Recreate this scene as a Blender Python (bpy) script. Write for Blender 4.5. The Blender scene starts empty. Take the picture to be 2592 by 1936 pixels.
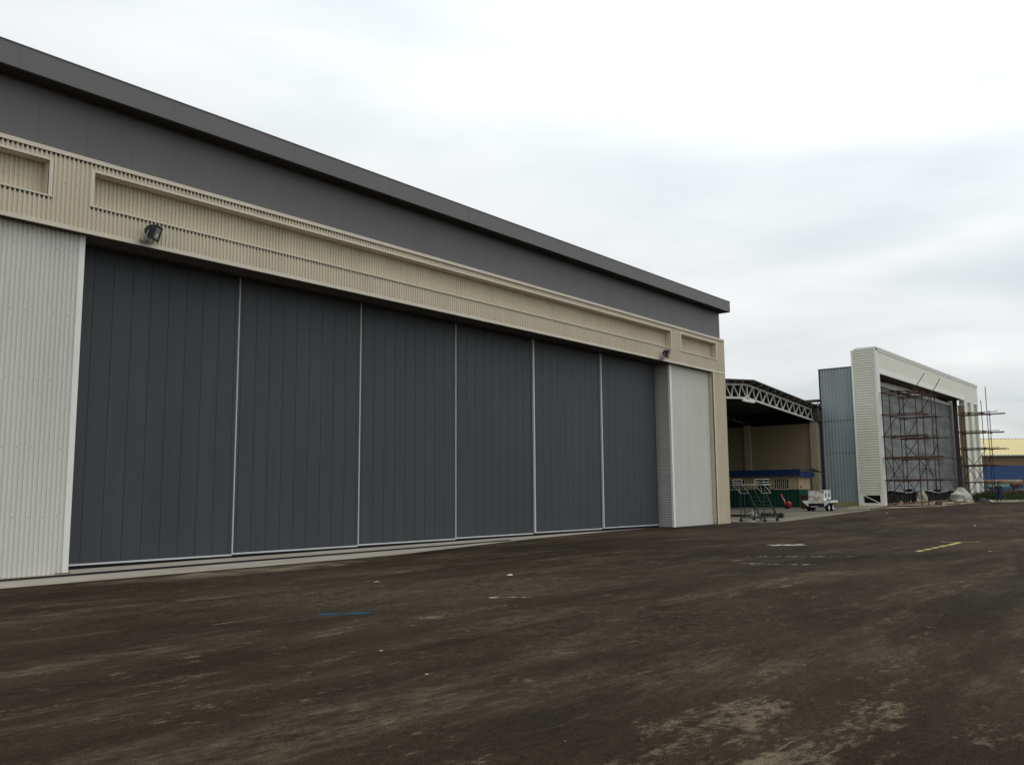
import bpy, bmesh, math, random
from mathutils import Vector, Matrix
random.seed(7)
R = math.radians
scene = bpy.context.scene
C = scene.collection

# ------------------------------------------------------------------ helpers
KN = [(-4000, -.25), (-60, -.25), (0, -.18), (8, -.13), (43.8, .09), (84, .42), (103, .62), (124, .83), (200, 1.2), (4000, 1.25)]
def g(x):
    """height of the gently rising apron at x"""
    for (a, za), (b, zb) in zip(KN, KN[1:]):
        if a <= x <= b:
            return za + (zb - za) * (x - a) / (b - a)
    return KN[0][1] if x < KN[0][0] else KN[-1][1]

class MB:
    def __init__(s): s.v = []; s.f = []
    def add(s, vs, fs):
        n = len(s.v); s.v += [tuple(p) for p in vs]; s.f += [tuple(i + n for i in f) for f in fs]; return s
    def box(s, x0, x1, y0, y1, z0, z1):
        return s.add([(x0,y0,z0),(x1,y0,z0),(x1,y1,z0),(x0,y1,z0),(x0,y0,z1),(x1,y0,z1),(x1,y1,z1),(x0,y1,z1)],
                     [(0,3,2,1),(4,5,6,7),(0,1,5,4),(1,2,6,5),(2,3,7,6),(3,0,4,7)])
    def quad(s, a, b, c, d): return s.add([a,b,c,d], [(0,1,2,3)])
    def bar(s, p, q, w, h=None, up=(0,0,1)):
        """a rectangular bar from p to q"""
        h = h or w; p = Vector(p); q = Vector(q); d = (q-p).normalized(); u = Vector(up)
        if abs(d.dot(u)) > .98: u = Vector((0,1,0))
        a = d.cross(u).normalized()*w/2; b = a.cross(d).normalized()*h/2
        vs = [p-a-b,p+a-b,p+a+b,p-a+b,q-a-b,q+a-b,q+a+b,q-a+b]
        return s.add(vs, [(0,3,2,1),(4,5,6,7),(0,1,5,4),(1,2,6,5),(2,3,7,6),(3,0,4,7)])
    def tube(s, p, q, r, n=8, r2=None):
        p = Vector(p); q = Vector(q); d = (q-p).normalized(); r2 = r if r2 is None else r2
        u = Vector((0,0,1)) if abs(d.z) < .9 else Vector((1,0,0))
        a = d.cross(u).normalized(); b = a.cross(d)
        vs = []
        for c, rr in ((p,r),(q,r2)):
            for i in range(n):
                t = 2*math.pi*i/n; vs.append(c + (a*math.cos(t)+b*math.sin(t))*rr)
        fs = [(i,(i+1)%n,n+(i+1)%n,n+i) for i in range(n)] + [tuple(range(n-1,-1,-1)), tuple(range(n,2*n))]
        return s.add(vs, fs)
    def path(s, pts, r, n=8):
        for a, b in zip(pts, pts[1:]): s.tube(a, b, r, n)
        return s
    def prism(s, pts, d):
        """closed outline pts swept by the vector d"""
        n = len(pts); d = Vector(d); vs = [Vector(p) for p in pts]; vs += [p+d for p in vs]
        return s.add(vs, [tuple(range(n-1,-1,-1)), tuple(range(n,2*n))] + [(i,(i+1)%n,n+(i+1)%n,n+i) for i in range(n)])
    def lathe(s, c, axis, prof, n=24):
        """prof: (along axis, radius)"""
        c = Vector(c); d = Vector(axis).normalized(); u = Vector((0,0,1)) if abs(d.z) < .9 else Vector((1,0,0))
        a = d.cross(u).normalized(); b = a.cross(d); vs = []
        for (h, r) in prof:
            for i in range(n):
                t = 2*math.pi*i/n; vs.append(c + d*h + (a*math.cos(t)+b*math.sin(t))*max(r, 1e-4))
        fs = []
        for k in range(len(prof)-1):
            for i in range(n): fs.append((k*n+i, k*n+(i+1)%n, (k+1)*n+(i+1)%n, (k+1)*n+i))
        return s.add(vs, fs)
    def corr(s, o, u, v, nrm, W, H, pitch=.106, depth=.022, s0=0., wav=False):
        """a profiled sheet: ribs run along v, repeat along u, stand out along nrm"""
        o = Vector(o); u = Vector(u); v = Vector(v); nrm = Vector(nrm)
        cuts = [(0,0),(.36,0),(.5,1),(.86,1)]
        if wav: cuts = [(k/6, .5-.5*math.cos(2*math.pi*k/6)) for k in range(6)]
        pts = []; k = math.floor(s0/pitch) - 1
        while (k-0)*pitch - s0 <= W:
            for t, hh in cuts:
                q = (k+t)*pitch - s0
                if 0 <= q <= W: pts.append((q, hh*depth))
            k += 1
        if not pts or pts[0][0] > 1e-4: pts.insert(0, (0, pts[0][1] if pts else 0))
        if pts[-1][0] < W-1e-4: pts.append((W, pts[-1][1]))
        vs = []
        for q, hh in pts:
            p = o + u*q + nrm*hh; vs += [p, p+v*H]
        return s.add(vs, [(2*i,2*i+2,2*i+3,2*i+1) for i in range(len(pts)-1)])
    def build(s, name, mat, parent=None, smooth=False, local=False, bevel=0.):
        me = bpy.data.meshes.new(name)
        off = Vector((0,0,0))
        if parent is not None and not local: off = Vector(parent.get('_org', (0,0,0)))
        me.from_pydata([tuple(Vector(p)-off) for p in s.v], [], s.f); me.update()
        me.materials.append(mat)
        if smooth:
            for p in me.polygons: p.use_smooth = True
        o = bpy.data.objects.new(name, me); C.objects.link(o)
        if parent is not None:
            o.parent = parent; o['_org'] = tuple(off)
        if bevel:
            m = o.modifiers.new('b', 'BEVEL'); m.width = bevel; m.segments = 2; m.limit_method = 'ANGLE'
        return o

def tag(o, label, cat, group=None):
    o['label'] = label; o['category'] = cat
    if group: o['group'] = group
    return o
def thing(name, loc, label, cat, group=None, rz=0):
    o = bpy.data.objects.new(name, None); C.objects.link(o); o.location = loc; o.rotation_euler = (0,0,rz)
    o['_org'] = tuple(loc); o.empty_display_size = .3
    return tag(o, label, cat, group)
def single(mb, name, mat, label, cat, group=None, **k):
    return tag(mb.build(name, mat, **k), label, cat, group)
def struct(o): o['kind'] = 'structure'; return o

# ------------------------------------------------------------------ materials
def mat(name, col, rough=.6, spec=.3, metal=0., var=.08, scale=1.5, stretch=(1,1,1), fine=.04, bump=0., bscale=30, dirt=None, dirt_amt=.0, dirt_scale=.6, dirt_stretch=(1,1,.25)):
    m = bpy.data.materials.new(name); m.use_nodes = True; t = m.node_tree; N = t.nodes; L = t.links
    b = N['Principled BSDF']; b.inputs['Roughness'].default_value = rough; b.inputs['Metallic'].default_value = metal
    b.inputs['Specular IOR Level'].default_value = spec
    geo = N.new('ShaderNodeNewGeometry')
    mp = N.new('ShaderNodeMapping'); mp.inputs['Scale'].default_value = stretch; L.new(geo.outputs['Position'], mp.inputs['Vector'])
    n1 = N.new('ShaderNodeTexNoise'); n1.inputs['Scale'].default_value = scale; n1.inputs['Detail'].default_value = 6; n1.inputs['Roughness'].default_value = .6
    L.new(mp.outputs[0], n1.inputs['Vector'])
    n2 = N.new('ShaderNodeTexNoise'); n2.inputs['Scale'].default_value = 45; n2.inputs['Detail'].default_value = 3
    L.new(geo.outputs['Position'], n2.inputs['Vector'])
    r1 = N.new('ShaderNodeMapRange'); r1.inputs[1].default_value = .25; r1.inputs[2].default_value = .75; r1.inputs[3].default_value = 1-var; r1.inputs[4].default_value = 1+var
    L.new(n1.outputs[0], r1.inputs[0])
    r2 = N.new('ShaderNodeMapRange'); r2.inputs[1].default_value = .25; r2.inputs[2].default_value = .75; r2.inputs[3].default_value = 1-fine; r2.inputs[4].default_value = 1+fine
    L.new(n2.outputs[0], r2.inputs[0])
    mu = N.new('ShaderNodeMath'); mu.operation = 'MULTIPLY'; L.new(r1.outputs[0], mu.inputs[0]); L.new(r2.outputs[0], mu.inputs[1])
    vm = N.new('ShaderNodeVectorMath'); vm.operation = 'SCALE'; vm.inputs[0].default_value = col; L.new(mu.outputs[0], vm.inputs['Scale'])
    out = vm.outputs[0]
    if dirt:
        mp2 = N.new('ShaderNodeMapping'); mp2.inputs['Scale'].default_value = dirt_stretch; L.new(geo.outputs['Position'], mp2.inputs['Vector'])
        n3 = N.new('ShaderNodeTexNoise'); n3.inputs['Scale'].default_value = dirt_scale; n3.inputs['Detail'].default_value = 8; n3.inputs['Roughness'].default_value = .65
        L.new(mp2.outputs[0], n3.inputs['Vector'])
        r3 = N.new('ShaderNodeMapRange'); r3.inputs[1].default_value = .48; r3.inputs[2].default_value = .72; r3.inputs[3].default_value = 0; r3.inputs[4].default_value = dirt_amt
        L.new(n3.outputs[0], r3.inputs[0])
        mx = N.new('ShaderNodeMix'); mx.data_type = 'RGBA'; L.new(r3.outputs[0], mx.inputs[0]); L.new(out, mx.inputs[6]); mx.inputs[7].default_value = (*dirt, 1)
        out = mx.outputs[2]
    L.new(out, b.inputs['Base Color'])
    if bump:
        bp = N.new('ShaderNodeBump'); bp.inputs['Strength'].default_value = bump; bp.inputs['Distance'].default_value = .02
        n4 = N.new('ShaderNodeTexNoise'); n4.inputs['Scale'].default_value = bscale; n4.inputs['Detail'].default_value = 5; L.new(geo.outputs['Position'], n4.inputs['Vector'])
        L.new(n4.outputs[0], bp.inputs['Height']); L.new(bp.outputs[0], b.inputs['Normal'])
    return m

M = {}
M['beige'] = mat('beige_sheeting', (.61,.545,.415), .55, .25, var=.06, scale=.9, stretch=(1,1,.3), dirt=(.34,.29,.20), dirt_amt=.18, dirt_stretch=(3,3,.25))
M['beige_trim'] = mat('beige_flashing', (.64,.585,.465), .5, .3, var=.05)
M['white'] = mat('white_sheeting', (.665,.655,.61), .55, .25, var=.05, scale=.8, stretch=(1,1,.3), dirt=(.42,.40,.35), dirt_amt=.16, dirt_stretch=(4,4,.2))
M['white2'] = mat('white_sheeting_far', (.72,.725,.63), .55, .25, var=.05, dirt=(.5,.48,.40), dirt_amt=.15)
M['slotshade'] = mat('slot_sheeting_shaded', (.42,.42,.35), .6, .2, var=.06)  # white slot sheeting darkened: shade of the recess put into its colour
M['tornsheen'] = mat('torn_white_sky_sheen', (.80,.82,.80), .5, .3, var=.15, scale=3)  # white raised so the strip carries a painted sky reflection
M['rustbright'] = mat('orange_rust', (.17,.062,.030), .8, .15, var=.35, scale=2.5)
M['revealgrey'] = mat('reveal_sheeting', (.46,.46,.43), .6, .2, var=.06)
M['white_trim'] = mat('white_flashing', (.80,.80,.75), .5, .3, var=.04)
M['grey'] = mat('grey_cladding', (.122,.117,.119), .5, .3, var=.06, scale=.5, stretch=(1,1,.4), dirt=(.15,.145,.14), dirt_amt=.2)
M['fascia'] = mat('grey_fascia', (.140,.134,.132), .5, .3, var=.05, scale=.5)
M['door'] = mat('door_grey', (.051,.0555,.0625), .5, .25, var=.10, scale=.7, stretch=(1,1,.3), dirt=(.075,.077,.080), dirt_amt=.35, dirt_stretch=(5,5,.2), bump=.25, bscale=.9)
M['alu'] = mat('aluminium_trim', (.55,.56,.56), .4, .5, var=.05)
M['alu_dull'] = mat('dull_trim', (.30,.31,.31), .5, .4, var=.05)
M['dark'] = mat('dark_void', (.012,.012,.013), .8, .1)
M['soffitshade'] = mat('soffit_shade', (.05,.046,.045), .7, .1)  # shadow under the eave, put into the soffit colour
M['notchshade'] = mat('notch_shade', (.07,.062,.052), .9, .05)  # painted shade for the notches below the flashings
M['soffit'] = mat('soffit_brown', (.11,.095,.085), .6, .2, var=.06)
M['soil'] = mat('soil_verge', (.11,.10,.065), .95, .05, var=.3, scale=.4, fine=.2, dirt=(.05,.07,.025), dirt_amt=.8, dirt_scale=.25, dirt_stretch=(1,1,1))
M['concrete'] = mat('concrete', (.36,.335,.285), .85, .15, var=.12, scale=.8, fine=.08, dirt=(.20,.17,.125), dirt_amt=.6, dirt_scale=.9, dirt_stretch=(.4,1.5,1))
M['slab'] = mat('hangar_slab', (.125,.113,.092), .8, .15, var=.15, scale=.5, fine=.08, dirt=(.08,.07,.055), dirt_amt=.6, dirt_scale=.4, dirt_stretch=(.5,1,1))
M['strip'] = mat('pale_concrete_strip', (.17,.152,.115), .85, .12, var=.2, scale=.6, fine=.1, dirt=(.08,.07,.05), dirt_amt=.8, dirt_scale=.5, dirt_stretch=(.35,1.2,1))
M['sand'] = mat('sandy_pad', (.25,.22,.155), .95, .05, var=.25, scale=.8, fine=.12, dirt=(.13,.11,.08), dirt_amt=.7, dirt_scale=.7, dirt_stretch=(.6,1,1))
M['black'] = mat('black_steel', (.018,.018,.019), .5, .35)
M['rubber'] = mat('rubber', (.02,.02,.02), .85, .15)
M['glass'] = mat('lamp_glass', (.16,.17,.17), .12, .8)
M['reflector'] = mat('lamp_reflector', (.5,.5,.48), .3, .6)
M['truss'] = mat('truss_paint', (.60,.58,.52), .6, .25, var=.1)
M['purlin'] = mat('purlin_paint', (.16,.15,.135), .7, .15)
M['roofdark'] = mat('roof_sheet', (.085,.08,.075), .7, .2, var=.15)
M['inner'] = mat('inner_wall', (.28,.235,.155), .8, .12, var=.08, scale=.4)
M['pillar'] = mat('pillar_paint', (.36,.31,.21), .75, .15, var=.08)
M['bluesteel'] = mat('blue_grey_sheeting', (.27,.315,.33), .5, .3, var=.12, scale=.6, stretch=(1,1,.3), dirt=(.34,.38,.38), dirt_amt=.4)
M['navy'] = mat('navy_sheeting', (.035,.045,.07), .6, .25)
M['yellowwash'] = mat('yellow_plinth', (.34,.31,.14), .85, .1, var=.2, dirt=(.16,.17,.05), dirt_amt=.7)
M['tarp'] = mat('silver_tarp', (.140,.150,.150), .5, .35, var=.35, scale=.7, bump=.6, bscale=2.2, dirt=(.075,.08,.082), dirt_amt=.75, dirt_scale=.35, dirt_stretch=(1,1,1.6))
M['brown'] = mat('brown_steel', (.10,.075,.065), .7, .2, var=.15)
M['rust'] = mat('rusty_tube', (.085,.042,.030), .75, .2, var=.3, scale=3, dirt=(.045,.03,.025), dirt_amt=.8, dirt_scale=2, dirt_stretch=(1,1,1))
M['rustdark'] = mat('dark_tube', (.050,.034,.027), .75, .2, var=.3, scale=3)
M['board'] = mat('scaffold_board', (.06,.035,.025), .9, .1, var=.3)
M['cgreen'] = mat('container_green', (.010,.052,.034), .6, .25, var=.12)
M['cbeige'] = mat('container_beige', (.42,.35,.21), .65, .2, var=.1, dirt=(.22,.15,.08), dirt_amt=.45, dirt_scale=1.2)
M['cblue'] = mat('awning_blue', (.010,.027,.105), .6, .25, var=.12)
M['winframe'] = mat('window_bars', (.50,.46,.38), .6, .25)
M['red'] = mat('red_paint', (.26,.014,.014), .35, .4, var=.12)
M['gpuwhite'] = mat('cart_white', (.76,.77,.73), .4, .4, var=.05, dirt=(.16,.13,.06), dirt_amt=.25, dirt_scale=2.5, dirt_stretch=(1,1,1))
M['gpustain'] = mat('cart_stained', (.74,.72,.63), .55, .3, var=.10, scale=4, dirt=(.055,.045,.018), dirt_amt=.9, dirt_scale=3.0, dirt_stretch=(1,1,1))
M['hub'] = mat('wheel_hub', (.62,.62,.60), .45, .4)
M['sgreen'] = mat('stair_green', (.018,.050,.034), .5, .3)
M['swhite'] = mat('stair_white', (.48,.47,.43), .5, .3, dirt=(.3,.27,.2), dirt_amt=.5, dirt_scale=3)
M['tread'] = mat('stair_tread', (.10,.12,.10), .6, .25)
M['crate'] = mat('crate_wood', (.055,.035,.026), .85, .1, var=.25)
M['plastic'] = mat('white_plastic', (.40,.41,.37), .4, .4, var=.15, scale=4)
M['cream'] = mat('cream_sack', (.30,.275,.21), .7, .2, var=.15, scale=4)
M['hose'] = mat('black_hose', (.018,.018,.017), .6, .3)
M['yroof'] = mat('yellow_roof', (.70,.60,.33), .6, .2, var=.05, scale=.3)
M['bwall'] = mat('brown_band', (.20,.145,.095), .8, .1, var=.1)
M['blwall'] = mat('blue_wall', (.045,.085,.20), .7, .15, var=.1)
M['rusttank'] = mat('rusty_tank', (.20,.15,.10), .8, .15, var=.5, scale=1.3, dirt=(.085,.038,.022), dirt_amt=.95, dirt_scale=2.0, dirt_stretch=(1,1,1))
M['teal'] = mat('teal_paint', (.17,.36,.29), .6, .25, var=.15)
M['scrap'] = mat('scrap_metal', (.06,.06,.06), .8, .2, var=.3)
M['weed'] = mat('weed_green', (.045,.062,.022), .8, .1, var=.4, scale=1.5)
M['weedbrown'] = mat('weed_brown', (.075,.05,.03), .85, .1, var=.4, scale=1.5)
M['skin'] = mat('skin', (.09,.05,.033), .6, .3)
M['jacket'] = mat('dark_jacket', (.030,.034,.042), .9, .1, var=.1)
M['trousers'] = mat('blue_trousers', (.02,.035,.10), .9, .1, var=.1)
M['hair'] = mat('hair', (.012,.010,.009), .8, .2)
M['chalk'] = mat('chalky_marking', (.48,.47,.42), .85, .1, var=.2, scale=6)
M['ylw'] = mat('yellow_marking', (.36,.33,.12), .8, .15, var=.2, scale=8)
M['wht'] = mat('pale_marking', (.34,.33,.29), .85, .1, var=.3, scale=6)
M['blu'] = mat('blue_marking', (.012,.055,.10), .8, .15, var=.3, scale=5)
M['gauge'] = mat('gauge_dark', (.10,.13,.13), .4, .4)
M['sticker'] = mat('sticker_red', (.34,.10,.05), .6, .3)
M['amber'] = mat('reflector_red', (.16,.02,.015), .3, .5)
M['concblock'] = mat('pale_block', (.48,.46,.42), .85, .1)

def broken(m, cut=.45, sc=3., width=.12):
    """worn paint: the marking shows only where a noise lies above a threshold"""
    t = m.node_tree; N = t.nodes; L = t.links; b = N['Principled BSDF']; outn = N['Material Output']
    geo = N.new('ShaderNodeNewGeometry'); mp = N.new('ShaderNodeMapping'); mp.inputs['Scale'].default_value = (.35,1.3,1); L.new(geo.outputs['Position'], mp.inputs['Vector'])
    n = N.new('ShaderNodeTexNoise'); n.inputs['Scale'].default_value = sc; n.inputs['Detail'].default_value = 8; n.inputs['Roughness'].default_value = .7; L.new(mp.outputs[0], n.inputs['Vector'])
    r = N.new('ShaderNodeMapRange'); r.inputs[1].default_value = cut-width/2; r.inputs[2].default_value = cut+width/2; L.new(n.outputs[0], r.inputs[0])
    L.new(r.outputs[0], b.inputs['Alpha'])
broken(M['wht'], .54, 6); broken(M['chalk'], .47, 5); broken(M['ylw'], .36, 7); broken(M['blu'], .45, 5)

def screws(m, dark=(.30,.28,.25)):
    """rows of dark fixing screws on a profiled sheet"""
    t = m.node_tree; N = t.nodes; L = t.links; b = N['Principled BSDF']; src = b.inputs['Base Color'].links[0].from_socket
    geo = N.new('ShaderNodeNewGeometry'); sp = N.new('ShaderNodeSeparateXYZ'); L.new(geo.outputs['Position'], sp.inputs[0])
    def op(o, a, c, d=None):
        x = N.new('ShaderNodeMath'); x.operation = o
        for i, v in enumerate((a,c)):
            if isinstance(v, (int,float)): x.inputs[i].default_value = v
            else: L.new(v, x.inputs[i])
        return x.outputs[0]
    dx = op('PINGPONG', op('ADD', sp.outputs[0], .031), .159); dz = op('PINGPONG', op('ADD', sp.outputs[2], .35), .78)
    k = op('MULTIPLY', op('LESS_THAN', dx, .011), op('LESS_THAN', dz, .013))
    mx = N.new('ShaderNodeMix'); mx.data_type = 'RGBA'; L.new(k, mx.inputs[0]); L.new(src, mx.inputs[6]); mx.inputs[7].default_value = (*dark,1); L.new(mx.outputs[2], b.inputs['Base Color'])
screws(M['white']); screws(M['beige'], (.22,.19,.14))

def asphalt():
    m = bpy.data.materials.new('weathered_asphalt'); m.use_nodes = True; t = m.node_tree; N = t.nodes; L = t.links
    b = N['Principled BSDF']; b.inputs['Roughness'].default_value = .95; b.inputs['Specular IOR Level'].default_value = .035
    geo = N.new('ShaderNodeNewGeometry'); P = geo.outputs['Position']
    def noise(scale, st=(1,1,1), detail=8, rough=.62, loc=(0,0,0), dist=0.):
        mp = N.new('ShaderNodeMapping'); mp.inputs['Scale'].default_value = st; mp.inputs['Location'].default_value = loc; L.new(P, mp.inputs['Vector'])
        n = N.new('ShaderNodeTexNoise'); n.inputs['Scale'].default_value = scale; n.inputs['Detail'].default_value = detail; n.inputs['Roughness'].default_value = rough
        n.inputs['Distortion'].default_value = dist
        L.new(mp.outputs[0], n.inputs['Vector']); return n.outputs[0]
    def rng(x, a, c, lo=0., hi=1.):
        r = N.new('ShaderNodeMapRange'); r.inputs[1].default_value = a; r.inputs[2].default_value = c; r.inputs[3].default_value = lo; r.inputs[4].default_value = hi
        L.new(x, r.inputs[0]); return r.outputs[0]
    def mix(fac, a, bb):
        mx = N.new('ShaderNodeMix'); mx.data_type = 'RGBA'; L.new(fac, mx.inputs[0])
        for s_, val in ((6,a),(7,bb)):
            if isinstance(val, tuple): mx.inputs[s_].default_value = (*val,1)
            else: L.new(val, mx.inputs[s_])
        return mx.outputs[2]
    def mul(a, bb, op='MULTIPLY'):
        x = N.new('ShaderNodeMath'); x.operation = op
        for i, val in enumerate((a,bb)):
            if isinstance(val, (int,float)): x.inputs[i].default_value = val
            else: L.new(val, x.inputs[i])
        return x.outputs[0]
    base = mix(rng(noise(.22, (.5,1.,1)), .35, .65), (.0205,.0150,.0103), (.0400,.0305,.0207))
    base = mix(rng(noise(1.1, (.35,1.3,1), loc=(3,9,0)), .42, .74, 0, .6), base, (.052,.042,.029))
    # dusty worn streaks that run along the hangar line
    st = mul(rng(noise(.60, (.26,1.2,1), 10, .68, (11,4,0), .3), .50, .66), rng(noise(4.2, (.45,1.3,1), 9, .74, (5,2,0)), .40, .64))
    base = mix(mul(st, .85), base, (.118,.098,.066))
    # broad dusty patches
    br = mul(rng(noise(.16, (.6,1.,1), 6, .6, (2.2,7.7,0), .4), .52, .66), rng(noise(7.5, (.7,1.1,1), 8, .78, (1,8,0)), .42, .62))
    base = mix(mul(br, .6), base, (.110,.092,.063))
    # thin pale scuffs
    sc_ = mul(rng(noise(2.6, (.22,2.0,1), 7, .66, (17,3,0)), .64, .70), rng(noise(.5, (.6,1,1), 4, .5, (3,31,0)), .46, .58))
    base = mix(mul(sc_, .8), base, (.20,.172,.122))
    # the worn patch near the camera
    sep = N.new('ShaderNodeSeparateXYZ'); L.new(P, sep.inputs[0])
    def patch(cx, cy, rx, ry):
        a = mul(mul(sep.outputs[0], cx, 'SUBTRACT'), 1/rx); c = mul(mul(sep.outputs[1], cy, 'SUBTRACT'), 1/ry)
        d = mul(mul(a, a), mul(c, c), 'ADD')
        return rng(mul(d, mul(noise(1.3, (1,1,1), 6, .6, (4,4,0)), 2.4, 'MULTIPLY'), 'ADD'), 1.1, 2.1, 1, 0)
    # worn areas: where a broken, layered noise plus a local bias rises above a threshold
    field = mul(mul(noise(1.9, (.55,1.25,1), 9, .70, (7,1,0), .5), .50), mul(noise(9., (.7,1.2,1), 8, .80, (3,6,0)), .50), 'ADD')
    bias = None
    for (cx, cy, rx, ry, am) in ((6.3,3.2,1.5,.75,.10), (7.2,2.45,.9,.45,.085), (5.7,2.5,1.0,.45,.09), (8.3,3.75,1.2,.22,.07), (10.0,3.2,1.3,.4,.05), (14.5,15.0,3.,.4,.07), (9.5,9.2,4.,.5,.045), (17.,7.,5.,.5,.05)):
        pm = mul(patch(cx,cy,rx,ry), am); bias = pm if bias is None else mul(bias, pm, 'MAXIMUM')
    worn = rng(mul(field, bias, 'ADD'), .558, .645)
    base = mix(mul(worn, .80), base, (.150,.122,.080))
    sp0 = mul(patch(12.6,18.3,4.6,.85), rng(noise(2.2, (.4,1.3,1), 7, .65, (41,5,0)), .36, .58, .15, 1))
    base = mix(mul(sp0, .9), base, (.215,.185,.13))
    # dark oily bands
    base = mix(rng(noise(.35, (.25,1.,1), 6, .6, (21,13,0)), .52, .68, 0, .6), base, (.0125,.0105,.009))
    # aggregate speckle
    sp = rng(noise(70., detail=4, rough=.85), .3, .7, .25, 1.75)
    sp2 = rng(noise(16., (.6,1.2,1), 7, .85), .3, .7, .55, 1.45)
    vm = N.new('ShaderNodeVectorMath'); vm.operation = 'SCALE'; L.new(base, vm.inputs[0]); L.new(mul(sp, sp2), vm.inputs['Scale'])
    base = vm.outputs[0]
    # small pale chips
    vo = N.new('ShaderNodeTexVoronoi'); vo.inputs['Scale'].default_value = 2.3; L.new(P, vo.inputs['Vector'])
    chip = mul(rng(vo.outputs['Distance'], .018, .026, 1, 0), rng(noise(.6, loc=(9,9,0)), .5, .6))
    base = mix(chip, base, (.34,.33,.30))
    L.new(base, b.inputs['Base Color'])
    bp = N.new('ShaderNodeBump'); bp.inputs['Strength'].default_value = .45; bp.inputs['Distance'].default_value = .012
    L.new(noise(40., detail=6, rough=.75), bp.inputs['Height']); L.new(bp.outputs[0], b.inputs['Normal'])
    return m
M['asphalt'] = asphalt()

# ------------------------------------------------------------------ camera, sky, light
cam = bpy.data.cameras.new('camera'); co = bpy.data.objects.new('camera', cam); C.objects.link(co)
yaw, pit, rol = R(39.1367), R(7.199), R(-.4585)
F = Vector((math.cos(yaw)*math.cos(pit), math.sin(yaw)*math.cos(pit), math.sin(pit)))
r0 = Vector((math.sin(yaw), -math.cos(yaw), 0)); u0 = r0.cross(F)
rv = r0*math.cos(rol) + u0*math.sin(rol); uv = -r0*math.sin(rol) + u0*math.cos(rol)
co.matrix_world = Matrix(((rv.x,uv.x,-F.x,0),(rv.y,uv.y,-F.y,0),(rv.z,uv.z,-F.z,1.6),(0,0,0,1)))
cam.lens = .875*36; cam.sensor_width = 36; cam.sensor_fit = 'HORIZONTAL'; cam.clip_end = 9000; cam.clip_start = .05
scene.camera = co

SUN_EL, SUN_AZ = R(58), R(-38)      # azimuth from +X towards +Y; the bright side of the sky
w = bpy.data.worlds.new('World'); scene.world = w; w.use_nodes = True
t = w.node_tree; N = t.nodes; L = t.links; bg = N['Background']; bg.inputs['Strength'].default_value = 1.0
sky = N.new('ShaderNodeTexSky'); sky.sky_type = 'NISHITA'; sky.sun_disc = False; sky.sun_elevation = SUN_EL; sky.sun_rotation = math.pi/2 - SUN_AZ
def wn(op, a, b=None):
    x = N.new('ShaderNodeMath'); x.operation = op
    for i, v in enumerate((a,b)):
        if v is None: continue
        if isinstance(v, (int,float)): x.inputs[i].default_value = v
        else: L.new(v, x.inputs[i])
    return x.outputs[0]
def wr(x, a, c, lo, hi):
    r = N.new('ShaderNodeMapRange'); r.inputs[1].default_value = a; r.inputs[2].default_value = c; r.inputs[3].default_value = lo; r.inputs[4].default_value = hi
    L.new(x, r.inputs[0]); return r.outputs[0]
tc = N.new('ShaderNodeTexCoord'); sx = N.new('ShaderNodeSeparateXYZ'); L.new(tc.outputs['Generated'], sx.inputs[0])
zc = wn('MAXIMUM', sx.outputs[2], 0.0); den = wn('ADD', zc, .16)
cb = N.new('ShaderNodeCombineXYZ'); L.new(wn('DIVIDE', sx.outputs[0], den), cb.inputs[0]); L.new(wn('DIVIDE', sx.outputs[1], den), cb.inputs[1])
def wnoise(scale, loc, detail=7, rough=.55, st=(1,1,1), rot=0., dist=.4):
    mp = N.new('ShaderNodeMapping'); mp.inputs['Location'].default_value = loc; mp.inputs['Scale'].default_value = st; mp.inputs['Rotation'].default_value = (0,0,rot); L.new(cb.outputs[0], mp.inputs['Vector'])
    n = N.new('ShaderNodeTexNoise'); n.inputs['Scale'].default_value = scale; n.inputs['Detail'].default_value = detail; n.inputs['Roughness'].default_value = rough; n.inputs['Distortion'].default_value = dist
    L.new(mp.outputs[0], n.inputs['Vector']); return n.outputs[0]
c1 = wnoise(.55, (1.3,2.1,0), 5, .45); c2 = wnoise(1.5, (5.3,.4,0), 6, .48, (1,.7,1), .4)
mp3 = N.new('ShaderNodeMapping'); mp3.inputs['Scale'].default_value = (1.5,1.5,7.0); mp3.inputs['Location'].default_value = (.7,2.2,.35); L.new(tc.outputs['Generated'], mp3.inputs['Vector'])
c3n = N.new('ShaderNodeTexNoise'); c3n.inputs['Scale'].default_value = 1.25; c3n.inputs['Detail'].default_value = 4; c3n.inputs['Roughness'].default_value = .42; c3n.inputs['Distortion'].default_value = .35; L.new(mp3.outputs[0], c3n.inputs['Vector'])
cl = wn('ADD', wn('ADD', wn('MULTIPLY', c1, .34), wn('MULTIPLY', c2, .24)), wn('MULTIPLY', c3n.outputs[0], .42))
thick = wr(cl, .41, .59, 1.0, 0.0)                       # 1 where the cloud is thick and grey
hgt = wr(sx.outputs[2], 0., .42, 0., 1.)
lum_hi = wr(hgt, 0, 1, .90, 1.16)                         # bright parts: paler towards the zenith
lum_lo = wr(hgt, 0, 1, .46, .95)
mixl = N.new('ShaderNodeMix'); mixl.data_type = 'FLOAT'; L.new(thick, mixl.inputs[0]); L.new(lum_hi, mixl.inputs[2]); L.new(lum_lo, mixl.inputs[3])
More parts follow.
